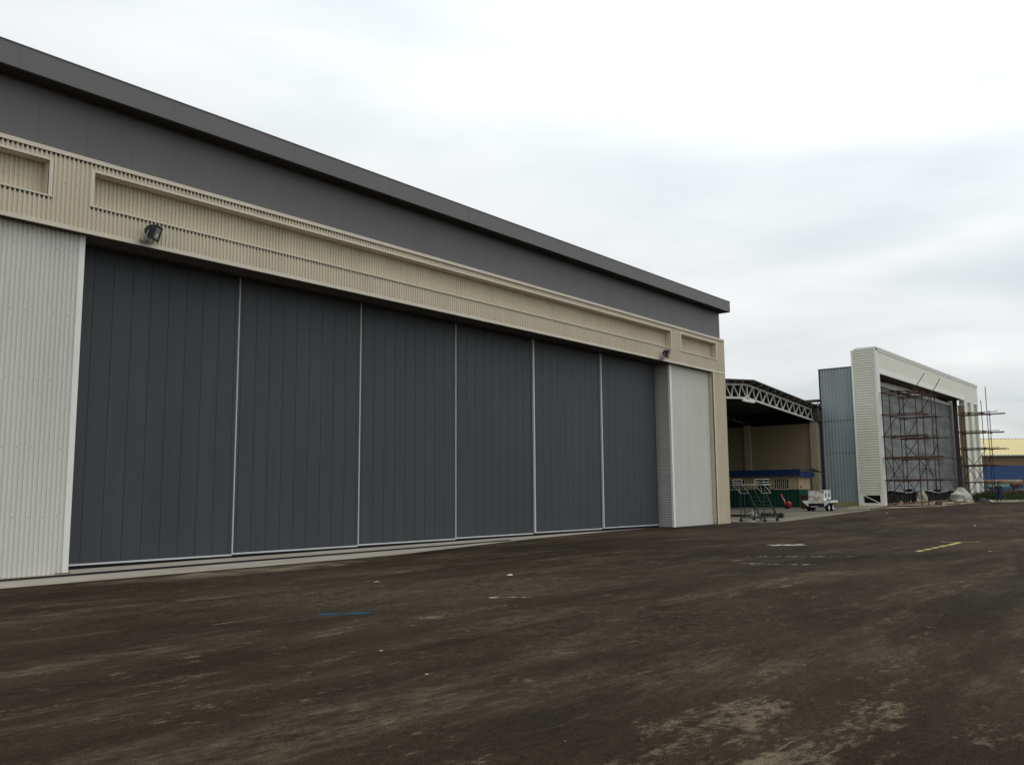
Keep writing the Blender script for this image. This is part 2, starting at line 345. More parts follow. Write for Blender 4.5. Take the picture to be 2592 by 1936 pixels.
# brighter towards the veiled sun
dt = N.new('ShaderNodeVectorMath'); dt.operation = 'DOT_PRODUCT'; L.new(tc.outputs['Generated'], dt.inputs[0])
dt.inputs[1].default_value = (math.cos(SUN_EL)*math.cos(SUN_AZ), math.cos(SUN_EL)*math.sin(SUN_AZ), math.sin(SUN_EL))
lum = wn('MULTIPLY', mixl.outputs[0], wr(dt.outputs['Value'], .1, .75, .92, 1.22))
tint = N.new('ShaderNodeMix'); tint.data_type = 'RGBA'; L.new(thick, tint.inputs[0]); tint.inputs[6].default_value = (1.,1.0,.985,1); tint.inputs[7].default_value = (.93,.98,.995,1)
cloud = N.new('ShaderNodeVectorMath'); cloud.operation = 'SCALE'; L.new(tint.outputs[2], cloud.inputs[0]); L.new(lum, cloud.inputs['Scale'])
skys = N.new('ShaderNodeVectorMath'); skys.operation = 'SCALE'; L.new(sky.outputs[0], skys.inputs[0]); skys.inputs['Scale'].default_value = .10
blend = N.new('ShaderNodeMix'); blend.data_type = 'RGBA'; blend.inputs[0].default_value = .9; L.new(skys.outputs[0], blend.inputs[6]); L.new(cloud.outputs[0], blend.inputs[7])
L.new(blend.outputs[2], bg.inputs['Color'])

sl = bpy.data.lights.new('sun', 'SUN'); sl.energy = .5; sl.angle = R(35); sl.color = (1,.97,.92)
so = bpy.data.objects.new('sun', sl); C.objects.link(so)
sd = Vector((math.cos(SUN_EL)*math.cos(SUN_AZ), math.cos(SUN_EL)*math.sin(SUN_AZ), math.sin(SUN_EL)))
so.rotation_euler = sd.to_track_quat('Z', 'Y').to_euler()
vs = scene.view_settings; vs.view_transform = 'Standard'; vs.look = 'None'; vs.gamma = 1; vs.exposure = 0; vs.use_curve_mapping = False

# ------------------------------------------------------------------ ground sheets
def xs_between(a, b, extra=()):
    return sorted(set([a, b] + [k[0] for k in KN if a < k[0] < b] + [e for e in extra if a < e < b]))
def strip(name, prof, mat_, off=(0,0), parent=None):
    """prof: (x, y_lo, y_hi) sections; the sheet follows the ground height"""
    xs = xs_between(prof[0][0], prof[-1][0], [p[0] for p in prof])
    mb = MB(); vs = []
    for x in xs:
        for (a, b) in zip(prof, prof[1:]):
            if a[0] <= x <= b[0]:
                k = (x-a[0])/(b[0]-a[0]) if b[0] > a[0] else 0
                ylo = a[1]+(b[1]-a[1])*k; yhi = a[2]+(b[2]-a[2])*k; break
        vs += [(x,ylo,g(x)+off[0]), (x,yhi,g(x)+off[1])]
    mb.add(vs, [(2*i,2*i+2,2*i+3,2*i+1) for i in range(len(xs)-1)])
    return mb.build(name, mat_, parent)
struct(strip('ground', [(-4000,-4000,4000),(4000,-4000,4000)], M['soil'], (-.03,-.03)))
struct(strip('apron', [(-300,-260,26),(96,-260,26),(100,-260,20.5),(106,-60,19.3),(112,-60,17.6),(130,-80,14)], M['asphalt'], (0,0)))
struct(strip('concrete_threshold', [(-8,19.15,22.6),(9.4,19.17,22.6),(18.2,19.2,22.6),(22.5,20.1,22.6),(27.1,21.1,22.6),(33.3,21.7,22.6),(38.3,22.0,22.6)], M['concrete'], (.004,.05)))
struct(strip('track_slot', [(-8,20.45,20.96),(20,20.55,20.99),(25.6,20.85,21.05)], M['dark'], (.030,.034)))
struct(strip('hangar_floor', [(44.5,21.6,61),(55,22.4,61),(67,22.7,61),(84.2,23.2,61)], M['slab'], (.012,.012)))
struct(strip('pale_strip', [(44.6,19.5,22.3),(46.5,19.3,22.3),(54.8,20.2,22.45),(62,21.2,22.6),(73,22.3,22.95),(80,22.9,23.1)], M['strip'], (.008,.008)))
struct(strip('drain_slot', [(44.6,22.25,22.42),(60,22.5,22.62),(80,23.02,23.14)], M['dark'], (.016,.016)))
struct(strip('sandy_pad', [(74,22.6,25.4),(81.5,20.2,27.6),(92,20.6,27.6),(104,20.2,27.6),(109,19.6,27.6),(116,19.3,27.6)], M['sand'], (.02,.02)))
struct(strip('sandy_verge', [(100,18.2,20.4),(104,17.4,20.2),(110,15.5,19.6),(118,13,19),(130,8,18)], M['sand'], (.010,.010)))

def mark(name, prof, mk, label, cat='ground marking', off=.004):
    o = strip(name, prof, M[mk], (off,off)); return tag(o, label, cat)
def diag(name, p, q, wd, mk, label, off=.004):
    """a painted line between two ground points"""
    p = Vector((p[0],p[1],0)); q = Vector((q[0],q[1],0)); n = Vector((-(q-p).y,(q-p).x,0)).normalized()*wd/2; mb = MB(); vs = []
    k = max(2, int((q-p).length/1.5)+1); xs = sorted([i/k for i in range(k+1)])
    for a in xs:
        c = p.lerp(q, a)
        for s_ in (-1,1):
            d = c+n*s_; vs.append((d.x,d.y,g(d.x)+off))
    mb.add(vs, [(2*i,2*i+2,2*i+3,2*i+1) for i in range(k)])
    return tag(mb.build(name, M[mk]), label, 'ground marking')
# yellow lead-in line: five dashes and a thin cross bar
DL = ['dash nearest the cross bar, joined to it', 'second dash from the cross bar', 'middle dash', 'dash before the last', 'dash farthest from the cross bar']
for i, (a, b) in enumerate(((29.75,31.35),(28.85,29.6),(28.1,28.65),(27.3,27.85),(26.5,27.1))):
    tag(strip('yellow_dash', [(a,7.12,7.28),(b,7.14,7.32)], M['ylw'], (.004,.004)), 'worn yellow ' + DL[i] + ', on asphalt', 'ground marking', 'dashes of the yellow line')
diag('yellow_cross_line', (31.25,7.75), (32.1,6.75), .10, 'ylw', 'thin yellow cross line at the end of the dashed yellow line')
diag('white_patch', (27.3,11.8), (28.1,11.0), .55, 'chalk', 'chalky white paint patch on the asphalt in front of the beige corner')
diag('white_scratch', (22.5,10.4), (23.9,7.9), .16, 'wht', 'long thin pale scratch on the asphalt, the farther of two')
diag('white_scratch', (20.3,9.8), (20.9,7.9), .16, 'wht', 'thin pale scratch on the asphalt, the nearer of two')
diag('white_mark', (27.3,5.7), (27.9,5.3), .12, 'wht', 'small pale mark on the asphalt below the yellow cross line')
diag('blue_mark', (8.72,10.85), (9.3,10.28), .20, 'blu', 'faded blue paint smear on the dark asphalt')
diag('white_dash', (11.75,10.1), (12.2,9.55), .16, 'wht', 'pale flaking paint stripe in the middle of the apron')

# litter
def litter(name, p, s, label, mk='plastic', group='litter on the apron'):
    mb = MB(); n = 7; random.seed(int(p[0]*100)); z = g(p[0])
    ring = [(p[0]+s*random.uniform(.6,1)*math.cos(6.283*i/n), p[1]+s*.5*random.uniform(.6,1)*math.sin(6.283*i/n), z+.012+random.uniform(0,.02)) for i in range(n)]
    mb.add(ring+[(p[0],p[1],z+.02+s*.28), (p[0]-s*.3,p[1]+.02,z+s*.18)], [(i,(i+1)%n,n) for i in range(n)]+[(0,n,n+1)])
    return single(mb, name, M[mk], label, 'litter', group)
litter('plastic_scrap', (14.92,12.24), .12, 'white plastic scrap lying on the asphalt in front of the third door leaf')
litter('plastic_scrap', (12.4,13.6), .09, 'small grey scrap lying left of the white plastic scrap', 'cream')
litter('paper_scrap', (62.0,18.6), .13, 'white paper scrap on the asphalt right of the green stairs')
litter('paper_scrap', (44.5,9.6), .09, 'tiny white scrap on the asphalt beyond the yellow marking')
litter('pebble', (6.45,6.35), .030, 'tiny pale pebble on the asphalt at lower left')
litter('pebble', (7.1,7.7), .030, 'tiny white flake on the asphalt left of the blue smear')
random.seed(7)
# cracks in the near apron
def crack(pts, label):
    mb = MB(); vs = []; P = []
    for a, b in zip(pts, pts[1:]):
        for i in range(8):
            k = i/8; P.append((a[0]+(b[0]-a[0])*k+random.uniform(-.018,.018), a[1]+(b[1]-a[1])*k+random.uniform(-.018,.018)))
    P.append(pts[-1])
    for i, p in enumerate(P):
        wd = .006*random.uniform(.4,1.2)*math.sin(math.pi*(i+.4)/(len(P)))+.001; vs += [(p[0]-wd,p[1],g(p[0])+.004),(p[0]+wd,p[1]+wd*.4,g(p[0])+.004)]
    mb.add(vs, [(2*i,2*i+1,2*i+3,2*i+2) for i in range(len(P)-1)])
    return single(mb, 'asphalt_crack', M['dark'], label, 'crack', 'cracks in the near asphalt')
crack([(6.39,3.77),(6.45,3.35),(6.48,2.96)], 'long thin dark crack across the pale worn asphalt patch')
crack([(7.75,3.8),(7.35,3.72),(7.15,3.6)], 'short forked crack at the top of the pale worn patch')
crack([(8.93,6.5),(8.2,5.2),(7.6,4.4)], 'long hairline joint crossing the asphalt behind the pale worn patch')
crack([(6.25,2.4),(6.21,2.2),(6.05,2.05)], 'short crack at the lower right of the pale worn patch')

# ------------------------------------------------------------------ MAIN HANGAR
XL, XR = 4.2, 43.76
YB, YW, YD, YF = 21.05, 21.25, 22.05, 20.73        # beige front, grey wall, door plane, fascia
ZL, ZT = 7.92, 9.72                                 # lintel underside, beige top
hg = thing('main_hangar', (24,22,0), 'large grey and beige hangar with closed dark sliding doors and deep roof fascia', 'hangar')
PIT, DEP = .106, .032
def bsheet(mb, x0, x1, z0, z1, y=YB): mb.corr((x0,y,z0), (1,0,0), (0,0,1), (0,-1,0), x1-x0, z1-z0, PIT, DEP, s0=x0)
def notch_shades(x0, x1, za, zb):
    """dark strip painted as the shade in the sheet pans under a flashing"""
    m_ = MB(); m_.box(x0, x1, YB-.018, YB-.012, za, zb)
    return m_
def bsheet(mb, x0, x1, z0, z1, y=YB): mb.corr((x0,y,z0), (1,0,0), (0,0,1), (0,-1,0), x1-x0, z1-z0, PIT, DEP, s0=x0-XL)
mb = MB()
bsheet(mb, XL, XR, 9.45, ZT-.02); bsheet(mb, XL, XR, ZL, 8.62)
rec = [(5.15,8.80),(9.87,38.03),(39.06,42.82)]
xs = [XL]+[v for r_ in rec for v in r_]+[XR]
for a, b in zip(xs[0::2], xs[1::2]): bsheet(mb, a, b, 8.62, 9.45)
bsheet(mb, 42.36, XR, g(43)-.02, ZL); bsheet(mb, XL, 5.6, g(5)-.02, ZL)
mb.quad((XR,YB-.02,g(43.8)-.05),(XR,YB+.75,g(43.8)-.05),(XR,YB+.75,ZT-.02),(XR,YB-.02,ZT-.02))
mb.quad((XL,YB+.75,0-.3),(XL,YB-.02,-.3),(XL,YB-.02,ZT-.02),(XL,YB+.75,ZT-.02))
mb.build('beige_cladding', M['beige'], hg)
for (a, b) in rec:
    m2 = MB(); bsheet(m2, a, b, 8.55, 9.5, YB+.30)
    m2.quad((a,YB+.004,8.62),(a,YB+.30,8.62),(a,YB+.30,9.45),(a,YB+.004,9.45))
    m2.quad((b,YB+.30,8.62),(b,YB+.004,8.62),(b,YB+.004,9.45),(b,YB+.30,9.45))
    m2.quad((a,YB+.004,9.45),(a,YB+.30,9.45),(b,YB+.30,9.45),(b,YB+.004,9.45))
    rp = m2.build('recess_panel', M['beige'], hg)
    f = MB()
    f.box(a-.10,b+.10,YB-.050,YB+.29,8.585,8.625)                                   # sill
    f.box(a-.09,a-.002,YB-.044,YB-.034,8.628,9.51); f.box(b+.002,b+.09,YB-.044,YB-.034,8.628,9.51)
    f.box(a-.002,b+.002,YB-.044,YB-.034,9.452,9.51)
    f.build('recess_flashing', M['beige_trim'], rp)
    notch_shades(a-.08, b+.08, 8.530, 8.584).build('notch_shade_strip', M['notchshade'], rp)
notch_shades(XL, XR, 9.615, 9.664).build('notch_shade_strip', M['notchshade'], hg)
f = MB(); f.box(XL-.03,XR+.03,YB-.060,YW-.01,9.725,9.765); f.box(XL-.03,XR+.03,YB-.060,YB-.046,9.665,9.724); f.build('coping', M['beige_trim'], hg)
f = MB(); f.box(XL,XR-.10,YB-.044,YB-.035,ZL-.02,ZL+.085); f.build('lintel_flashing', M['beige_trim'], hg)
f = MB(); f.box(XR-.005,XR+.012,YB-.042,YB+.10,g(43.8)-.03,9.66); f.build('corner_flashing', M['beige_trim'], hg)
f = MB(); f.box(42.345,42.46,YB-.044,YB-.035,g(42)-.03,ZL-.022); f.build('column_flashing', M['beige_trim'], hg)
f = MB(); f.corr((42.35,YB+.26,g(42)-.03),(0,0,1),(0,-1,0),(-1,0,0),ZL-g(42)+.03,.235,.115,.02); f.build('column_reveal', M['beige'], hg)
f = MB(); f.corr((5.61,YB+.01,-.2),(0,0,1),(0,1,0),(1,0,0),ZL+.2,.235,.115,.02); f.build('column_reveal', M['beige'], hg)
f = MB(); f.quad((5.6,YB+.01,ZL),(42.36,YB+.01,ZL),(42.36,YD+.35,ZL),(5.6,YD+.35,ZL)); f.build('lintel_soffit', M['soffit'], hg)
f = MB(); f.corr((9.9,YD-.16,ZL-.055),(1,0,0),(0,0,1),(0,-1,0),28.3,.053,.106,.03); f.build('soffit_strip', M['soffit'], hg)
# white side panels
mb = MB(); mb.corr((5.62,21.3,-.2),(1,0,0),(0,0,1),(0,-1,0),9.72-5.62,ZL+.19,PIT,DEP,s0=5.62); mb.build('white_side_panel', M['white'], hg)
mb = MB(); mb.corr((38.28,21.3,g(38)-.03),(1,0,0),(0,0,1),(0,-1,0),42.345-38.28,ZL-g(38)+.02,PIT,DEP,s0=38.28); mb.build('white_side_panel', M['white'], hg)
f = MB(); f.box(9.70,9.84,21.262,21.31,g(9.8)+.0,ZL-.004); f.box(9.83,9.845,21.312,22.3,g(9.8),ZL-.004); f.build('jamb_flashing', M['white_trim'], hg)
f = MB(); f.box(9.55,9.86,21.15,21.30,g(9.7)+.012,g(9.7)+.045); f.build('footing_plate', M['brown'], hg)
f = MB(); f.corr((38.28,22.2,g(38)-.03),(0,0,1),(0,-1,0),(-1,0,0),ZL-g(38)+.02,.86,.117,.030); f.build('ribbed_reveal', M['revealgrey'], hg)
f = MB(); f.box(38.235,38.40,21.255,21.27,g(38)-.03,ZL-.004); f.box(38.235,38.25,21.272,21.36,g(38)-.03,ZL-.004); f.build('jamb_flashing', M['white_trim'], hg)
# grey upper wall
mb = MB(); mb.box(4.0,43.79,YW+.02,YW+.15,9.70,11.26); P_ = [(4.0,YW)]
for k in range(1, 35): P_ += [(4.0+k*1.15-.006,YW),(4.0+k*1.15,YW+.004),(4.0+k*1.15+.006,YW)]
P_.append((43.79,YW)); vs_ = []
for x, y in P_: vs_ += [(x,y,9.70),(x,y,11.26)]
mb.add(vs_, [(2*i,2*i+2,2*i+3,2*i+1) for i in range(len(P_)-1)])
mb.quad((43.79,YW,9.7),(43.79,YW+.02,9.7),(43.79,YW+.02,11.26),(43.79,YW,11.26))
mb.build('upper_wall', M['grey'], hg)
mb = MB(); mb.box(3.7,44.08,YF,YF+.9,11.28,11.83); mb.box(3.7,44.08,YF+.9,56,11.30,11.80)
f = MB(); f.box(3.72,44.06,YF+.02,YW+.12,11.262,11.277); f.build('eave_soffit', M['soffitshade'], hg)  # soffit sheet coloured dark to stand for the eave shadow
mb.build('roof_fascia', M['fascia'], hg)
f = MB(); f.box(3.69,44.095,YF-.015,YF+.25,11.832,11.855)
for x in (7.9,11.7,15.5,19.3,23.1,26.9,30.7,34.5,38.3,42.1): f.box(x-.004,x+.004,YF-.004,YF+.02,11.285,11.83)
f.build('fascia_trim', M['fascia'], hg)
mb = MB(); mb.box(43.55,43.755,YB+.75,55.5,-.1,11.27); mb.box(4.05,4.195,YB+.75,55.5,-.4,11.27); mb.box(4.2,43.55,55.2,55.4,-.3,11.27); mb.box(4.3,43.5,23.2,23.3,-.3,9.7)
mb.build('side_wall', M['grey'], hg)
# door leaves
sx_ = [9.85,14.70,19.28,23.83,28.38,33.22,38.0]; ys = [22.06,22.05,22.04,22.03,21.98,21.93]
for k in range(6):
    a, b, y = sx_[k], sx_[k+1]-.02, ys[k]
    zb = g((a+b)/2)+.16; zt = ZL+.05
    n = 9; step = (b-a-.22)/n; mb = MB(); x = a+.11
    edges = [a]+[x+i*step for i in range(n+1)]+[b]
    for x0, x1 in zip(edges, edges[1:]):
        mb.box(x0+.006 if x0 > a else x0, x1-.006 if x1 < b else x1, y, y+.07, zb, zt)
    mb.box(a+.01,b-.01,y+.012,y+.065,zb+.005,zt-.005)
    lf = mb.build('door_leaf', M['door'], hg)
    f = MB(); f.box(a-.012,b+.012,y-.008,y+.02,zb-.045,zb-.002)
    f.box(a-.012,a+.014,y-.010,y+.078,zb-.002,zt); f.box(b-.001,b+.007,y-.006,y+.078,zb-.002,zt)
    if k in (4,5): f.box(a+.016,a+.070,y-.006,y-.001,zb,zt)
    f.build('edge_trim', M['alu'], lf)
    f = MB(); f.box(a-.01,b+.01,y+.004,y+.16,zb-.16,zb-.047); f.build('door_gap_shade', M['dark'], lf)  # black bar standing in for the shade in the gap under the leaf
mb = MB(); mb.box(9.85,38.26,22.20,22.26,-.2,ZL); mb.build('door_backing', M['dark'], hg)

# floodlights
def floodlight(loc, yaw_, tilt, label, scale=1.):
    o = thing('floodlight', loc, label, 'floodlight', 'floodlights on the hangars', yaw_)
    T = Matrix.Rotation(tilt, 4, 'X'); S_ = scale
    def tr(mb): mb.v = [tuple((T @ Vector(p))*S_ + Vector((0,-.32*S_,.30*S_))) for p in mb.v]; return mb
    mb = MB(); n = 12     # rounded back, square front frame
    prof = [(-.17,.235),(-.17,-.235)] + [(.0+.17*math.sin(math.pi*i/n), -.235+.47*i/n) for i in range(1,n)]
    mb.prism([(-.21,p[0],p[1]) for p in prof], (.42,0,0)); tr(mb).build('housing', M['black'], o, local=True)
    mb = MB(); mb.box(-.235,.235,-.20,-.165,.19,.255); mb.box(-.235,.235,-.20,-.165,-.255,-.19); mb.box(-.235,-.17,-.20,-.165,-.19,.19); mb.box(.17,.235,-.20,-.165,-.19,.19)
    tr(mb).build('frame', M['black'], o, local=True)
    mb = MB(); mb.box(-.17,.17,-.185,-.172,-.19,.19); gl = tr(mb).build('lens', M['glass'], o, local=True)
    mb = MB(); mb.prism([(-.1,-.188,-.12),(.1,-.188,-.12),(.02,-.188,.02)], (0,-.004,0)); tr(mb).build('reflector', M['reflector'], gl, local=True)
    mb = MB()
    for s_ in (-1,1):
        mb.bar((s_*.25,-.32,.30),(s_*.25,-.22,.02),.03); mb.bar((s_*.25,-.22,.02),(s_*.17,-.16,-.02),.03)
    mb.bar((-.18,-.16,-.02),(.18,-.16,-.02),.04); mb.bar((0,-.16,-.02),(0,0,-.02),.06); mb.box(-.3,.14,-.06,-.01,-.06,0)
    mb.v = [tuple(Vector(p)*S_) for p in mb.v]
    mb.build('bracket', M['alu_dull'], o, local=True)
    return o
floodlight((11.14,YB-.03,8.02), R(36), R(16), 'black floodlight with rounded back on the beige lintel above the first door leaf', .76)
floodlight((37.0,YB-.03,7.98), R(18), R(14), 'black square floodlight on the beige lintel beside the white ribbed reveal', .76)

# ------------------------------------------------------------------ OPEN HANGAR (truss portal)
YT = 31.5; RX = 69.55
oh = thing('open_hangar', (69.5,45,.2), 'open fronted hangar with a pale lattice roof truss and dark interior', 'hangar')
SL = .0775                                                    # roof slope
def top_z(x): return 10.58 - SL*abs(x-RX)
def bot_z(x): return 9.47 - SL*.88*abs(x-RX)
def make_truss(y, m, w_=.095):
    mb = MB(); xl, xr = 54.2, 85.0
    for a, b in ((xl,RX),(RX,xr)):
        mb.bar((a,y,top_z(a)),(b,y,top_z(b)),.12,.15); mb.bar((a,y,bot_z(a)),(b,y,bot_z(b)),.13,.16)
    for s_ in (1,-1):
        k = 0
        while True:
            x0 = RX+s_*(.15+1.43*k); x1 = x0+s_*.98; x2 = x0+s_*1.43
            if abs(x2-RX) > 15.2: break
            mb.bar((x0,y,bot_z(x0)),(x1,y,top_z(x1)),w_*.75,w_); mb.bar((x1,y,top_z(x1)),(x2,y,bot_z(x2)),w_*.75,w_)
            mb.box(min(x0-.1,x0+.1),x0+.12,y-.075,y-.06,bot_z(x0)+.05,bot_z(x0)+.28)
            k += 1
    mb.bar((RX,y,9.4),(RX,y,10.55),.13)
    return mb.build('roof_truss', m, oh)
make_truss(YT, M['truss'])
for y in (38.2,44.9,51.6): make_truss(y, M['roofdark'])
mb = MB()
for s_ in (1,-1):
    xa, xb = RX, RX+s_*16.2
    mb.corr((xa,30.9,10.93),(0,1,0),((xb-xa),0,-SL*16.2),(0,0,1),27.1,1.0,.25,.04)
mb.build('roof_sheeting', M['roofdark'], oh)
mb = MB()
for s_ in (1,-1): mb.bar((RX,30.88,10.90),(RX+s_*16.2,30.88,10.90-SL*16.2),.05,.10)
mb.build('roof_edge', M['roofdark'], oh)
for k in range(-11, 12):
    x = RX + k*1.42 + (.35 if k >= 0 else -.35); z = 10.83-SL*abs(x-RX); mb = MB()
    mb.box(x-.06,x+.06,30.95,58,z-.17,z); mb.build('purlin', M['purlin'], oh)
for (x0,x1) in ((83.95,84.75),(54.4,55.2)):
    for y in (31.2,37.9,44.6,51.3):
        mb = MB(); mb.box(x0 if x0 > 80 else x0, x1, y, y+.65, .1, 8.32); mb.build('pillar', M['pillar'], oh)
mb = MB()
for (y0,y1) in ((31.85,37.9),(38.55,44.6),(45.25,51.3),(51.95,58)):
    mb.box(84.2,84.4,y0,y1,.1,8.22); mb.box(54.7,54.9,y0,y1,.1,8.22)
mb.box(54.9,84.2,57.8,58,.1,10.7)
mb.build('inner_wall', M['inner'], oh)
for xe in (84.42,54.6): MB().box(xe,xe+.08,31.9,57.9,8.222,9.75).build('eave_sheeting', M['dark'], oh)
mb = MB(); mb.prism([(83.7,30.95,9.5),(85.6,30.95,9.3),(85.6,30.95,8.75),(84.6,30.95,8.36),(84.0,30.95,8.36)], (0,.5,0)); mb.build('eave_end_plate', M['roofdark'], oh)
mb = MB(); mb.box(68.3,70.5,31.25,31.4,9.13,9.30); mb.box(68.35,70.45,31.28,31.37,9.09,9.128)
tag(mb.build('strip_light', M['white_trim']), 'long white strip light hung under the peak of the pale roof truss', 'light')
floodlight((85.0,30.93,8.42), R(20), R(10), 'grey floodlight at the right eave of the open hangar roof', 1.1)

# container cabin inside
cx0, cy0 = 78.6, 31.0; zc0 = .43
cn = thing('site_cabin', (cx0,cy0,g(78.6)), 'shipping container cabin painted beige over green with a blue awning edge', 'cabin')
Lc, Wc, Hc, zg = 9.0, 2.62, 2.82, 1.97
mb = MB(); mb.corr((cx0,cy0+Lc,zc0),(0,-1,0),(0,0,1),(-1,0,0),Lc,zg-zc0,.32,.06); mb.box(cx0+.02,cx0+Wc,cy0,cy0+Lc,zc0,zg); mb.build('green_lower_wall', M['cgreen'], cn)
mb = MB(); mb.corr((cx0,cy0+Lc,zg),(0,-1,0),(0,0,1),(-1,0,0),Lc,zc0+Hc-zg,.32,.06); mb.box(cx0+.02,cx0+Wc,cy0,cy0+Lc,zg+.002,zc0+Hc); mb.build('beige_upper_wall', M['cbeige'], cn)
mb = MB(); mb.box(cx0-.09,cx0+.04,cy0-.03,cy0+.10,zg,zc0+Hc); mb.box(cx0-.055,cx0-.04,cy0+.10,cy0+.62,zg,zc0+Hc); mb.build('corner_post', M['cbeige'], cn)
mb = MB(); mb.box(cx0-.09,cx0+.04,cy0-.03,cy0+.10,zc0,zg-.002); mb.build('corner_post', M['cgreen'], cn)
def cab_window(y0, y1, z0, z1):
    f = MB(); x = cx0-.10
    f.box(x,x+.05,y0-.07,y1+.07,z1,z1+.07); f.box(x,x+.05,y0-.07,y1+.07,z0-.07,z0); f.box(x,x+.05,y0-.07,y0,z0,z1); f.box(x,x+.05,y1,y1+.07,z0,z1)
    wn_ = f.build('window', M['winframe'], cn)
    p = MB(); p.box(x+.035,x+.045,y0,y1,z0,z1); p.build('pane', M['dark'], wn_)
    b = MB(); n = 7
    for i in range(1, n): b.box(x+.005,x+.03,y0+(y1-y0)*i/n-.022,y0+(y1-y0)*i/n+.022,z0,z1)
    for i in range(n):
        ya, yb = y0+(y1-y0)*i/n+.022, y0+(y1-y0)*(i+1)/n-.022
        for zz in ((.22,.72) if i % 2 else (.48,)):
            zz = z0+(z1-z0)*zz; b.box(x+.008,x+.028,ya,yb,zz-.02,zz+.02)
    b.build('security_bars', M['winframe'], wn_)
cab_window(cy0+.95, cy0+2.25, zg+.06, zg+.93); cab_window(cy0+5.2, cy0+6.6, zg+.04, zg+.9)
f = MB(); f.box(cx0-.085,cx0-.03,cy0+2.85,cy0+3.8,zc0+.1,zg+.88); f.build('cabin_door', M['cgreen'], cn)
mb = MB(); zr = zc0+Hc
mb.box(cx0-.50,cx0-.46,cy0-.35,cy0+Lc+.3,zr-.06,zr+.50); mb.box(cx0-.46,cx0+Wc+.25,cy0-.35,cy0-.31,zr-.20,zr+.25); mb.build('blue_fascia', M['cblue'], cn)
mb = MB(); mb.prism([(cx0-.46,cy0-.36,zr+.51),(cx0+1.9,cy0-.5,zr+.60),(cx0+Wc+1.35,cy0-.75,zr+.24),(cx0+Wc+.25,cy0-.30,zr+.30)], (0,0,.03))
mb.box(cx0-.455,cx0+Wc+.24,cy0-.305,cy0+Lc+.3,zr+.30,zr+.34)
mb.build('awning_sheet', M['roofdark'], cn)
for y in (cy0+.3,cy0+3,cy0+6,cy0+8.6):
    for x in (cx0+.2,cx0+Wc-.4): MB().box(x,x+.3,y,y+.3,g(78.6)-.02,zc0-.002).build('support_block', M['slab'], cn)
mb = MB(); mb.lathe((cx0+.35,cy0-.06,zg+.22),(0,1,0),[(0,.02),(0,.13),(.06,.13)],16); single(mb, 'alarm_bell', M['red'], 'small round red alarm bell on the beige end wall of the cabin', 'bell')

# crate and wheeled extinguisher in front of the cabin
mb = MB(); mb.box(73.0,73.7,27.75,28.75,g(73)+.06,g(73)+1.05); mb.box(72.97,73.73,27.72,28.78,g(73)+1.05,g(73)+1.12); mb.box(73.05,73.2,27.9,28.6,g(73)+.012,g(73)+.06)
for y in (27.75,28.25,28.68): mb.box(72.97,73.0,y,y+.07,g(73)+.06,g(73)+1.05)
single(mb, 'crate', M['crate'], 'dark brown wooden crate standing behind the white power cart', 'crate')
ex = thing('wheeled_extinguisher', (73.1,30.0,g(73)), 'red wheeled fire extinguisher trolley parked in front of the green cabin wall', 'fire extinguisher')
ez = g(73)
mb = MB(); mb.lathe((72.9,29.72,ez+.36),(0,0,1),[(-.26,.02),(-.24,.12),(-.15,.22),(0,.25),(.15,.22),(.24,.12),(.27,.05),(.30,.05)],24); mb.build('tank', M['red'], ex, smooth=True)
mb = MB()
for s_ in (-1,1): mb.tube((73.0+s_*.14,29.95,ez+.20),(73.0+s_*.14,30.38,ez+1.22),.025)
mb.prism([(72.86,30.00,ez+.42),(73.14,30.00,ez+.42),(73.14,30.34,ez+1.18),(72.86,30.34,ez+1.18)], (0,.05,0)); mb.tube((72.86,30.38,ez+1.22),(73.14,30.38,ez+1.22),.025); mb.build('trolley_frame', M['red'], ex)
mb = MB(); mb.prism([(72.90,30.115,ez+.70),(73.02,30.115,ez+.70),(73.02,30.195,ez+.88),(72.90,30.195,ez+.88)], (0,-.02,0)); mb.build('label_plate', M['plastic'], ex)
for s_ in (-1,1):
    mb = MB(); mb.lathe((73.0+s_*.22,29.9,ez+.13),(1,0,0),[(-.03,.03),(-.03,.12),(.03,.12),(.03,.03)],16); mb.build('wheel', M['rubber'], ex)

# ------------------------------------------------------------------ GROUND POWER CART
gx, gy = 66.9, 24.85; gz = g(66.9)+.014
gp = thing('power_cart', (gx,gy,gz), 'white ground power cart with stained end panel, fenders and dual wheels', 'power cart')
X0, X1, Y0, Y1 = 66.25, 67.65, 24.30, 25.50
mb = MB(); mb.box(X0,X1,Y0,Y1,gz+.56,gz+1.49); mb.build('body', M['gpuwhite'], gp, bevel=.02)
mb = MB(); mb.box(X0-.018,X0-.002,Y0+.02,Y1-.02,gz+.58,gz+1.46); mb.build('end_panel', M['gpustain'], gp, bevel=.006)
mb = MB(); mb.box(X0-.04,X1+.04,Y0-.04,Y1+.04,gz+1.492,gz+1.53); mb.build('roof_lid', M['gpuwhite'], gp, bevel=.012)
mb = MB(); mb.box(X0-.05,X1+.03,Y0+.2,Y1+.03,gz+1.532,gz+1.56); mb.build('roof_cover', M['black'], gp)
mb = MB(); mb.tube((X0+.6,Y0+.45,gz+1.55),(X0+.6,Y0+.45,gz+1.78),.035); mb.build('exhaust_pipe', M['gpustain'], gp)
mb = MB(); mb.box(X0+.06,X1-.06,Y0+.06,Y1-.06,gz+.28,gz+.56); mb.build('chassis', M['black'], gp)
mb = MB(); mb.box(X0-.008,X0+.05,Y0+.45,Y0+1.05,gz+.30,gz+.345); mb.build('bumper_strip', M['hub'], gp)
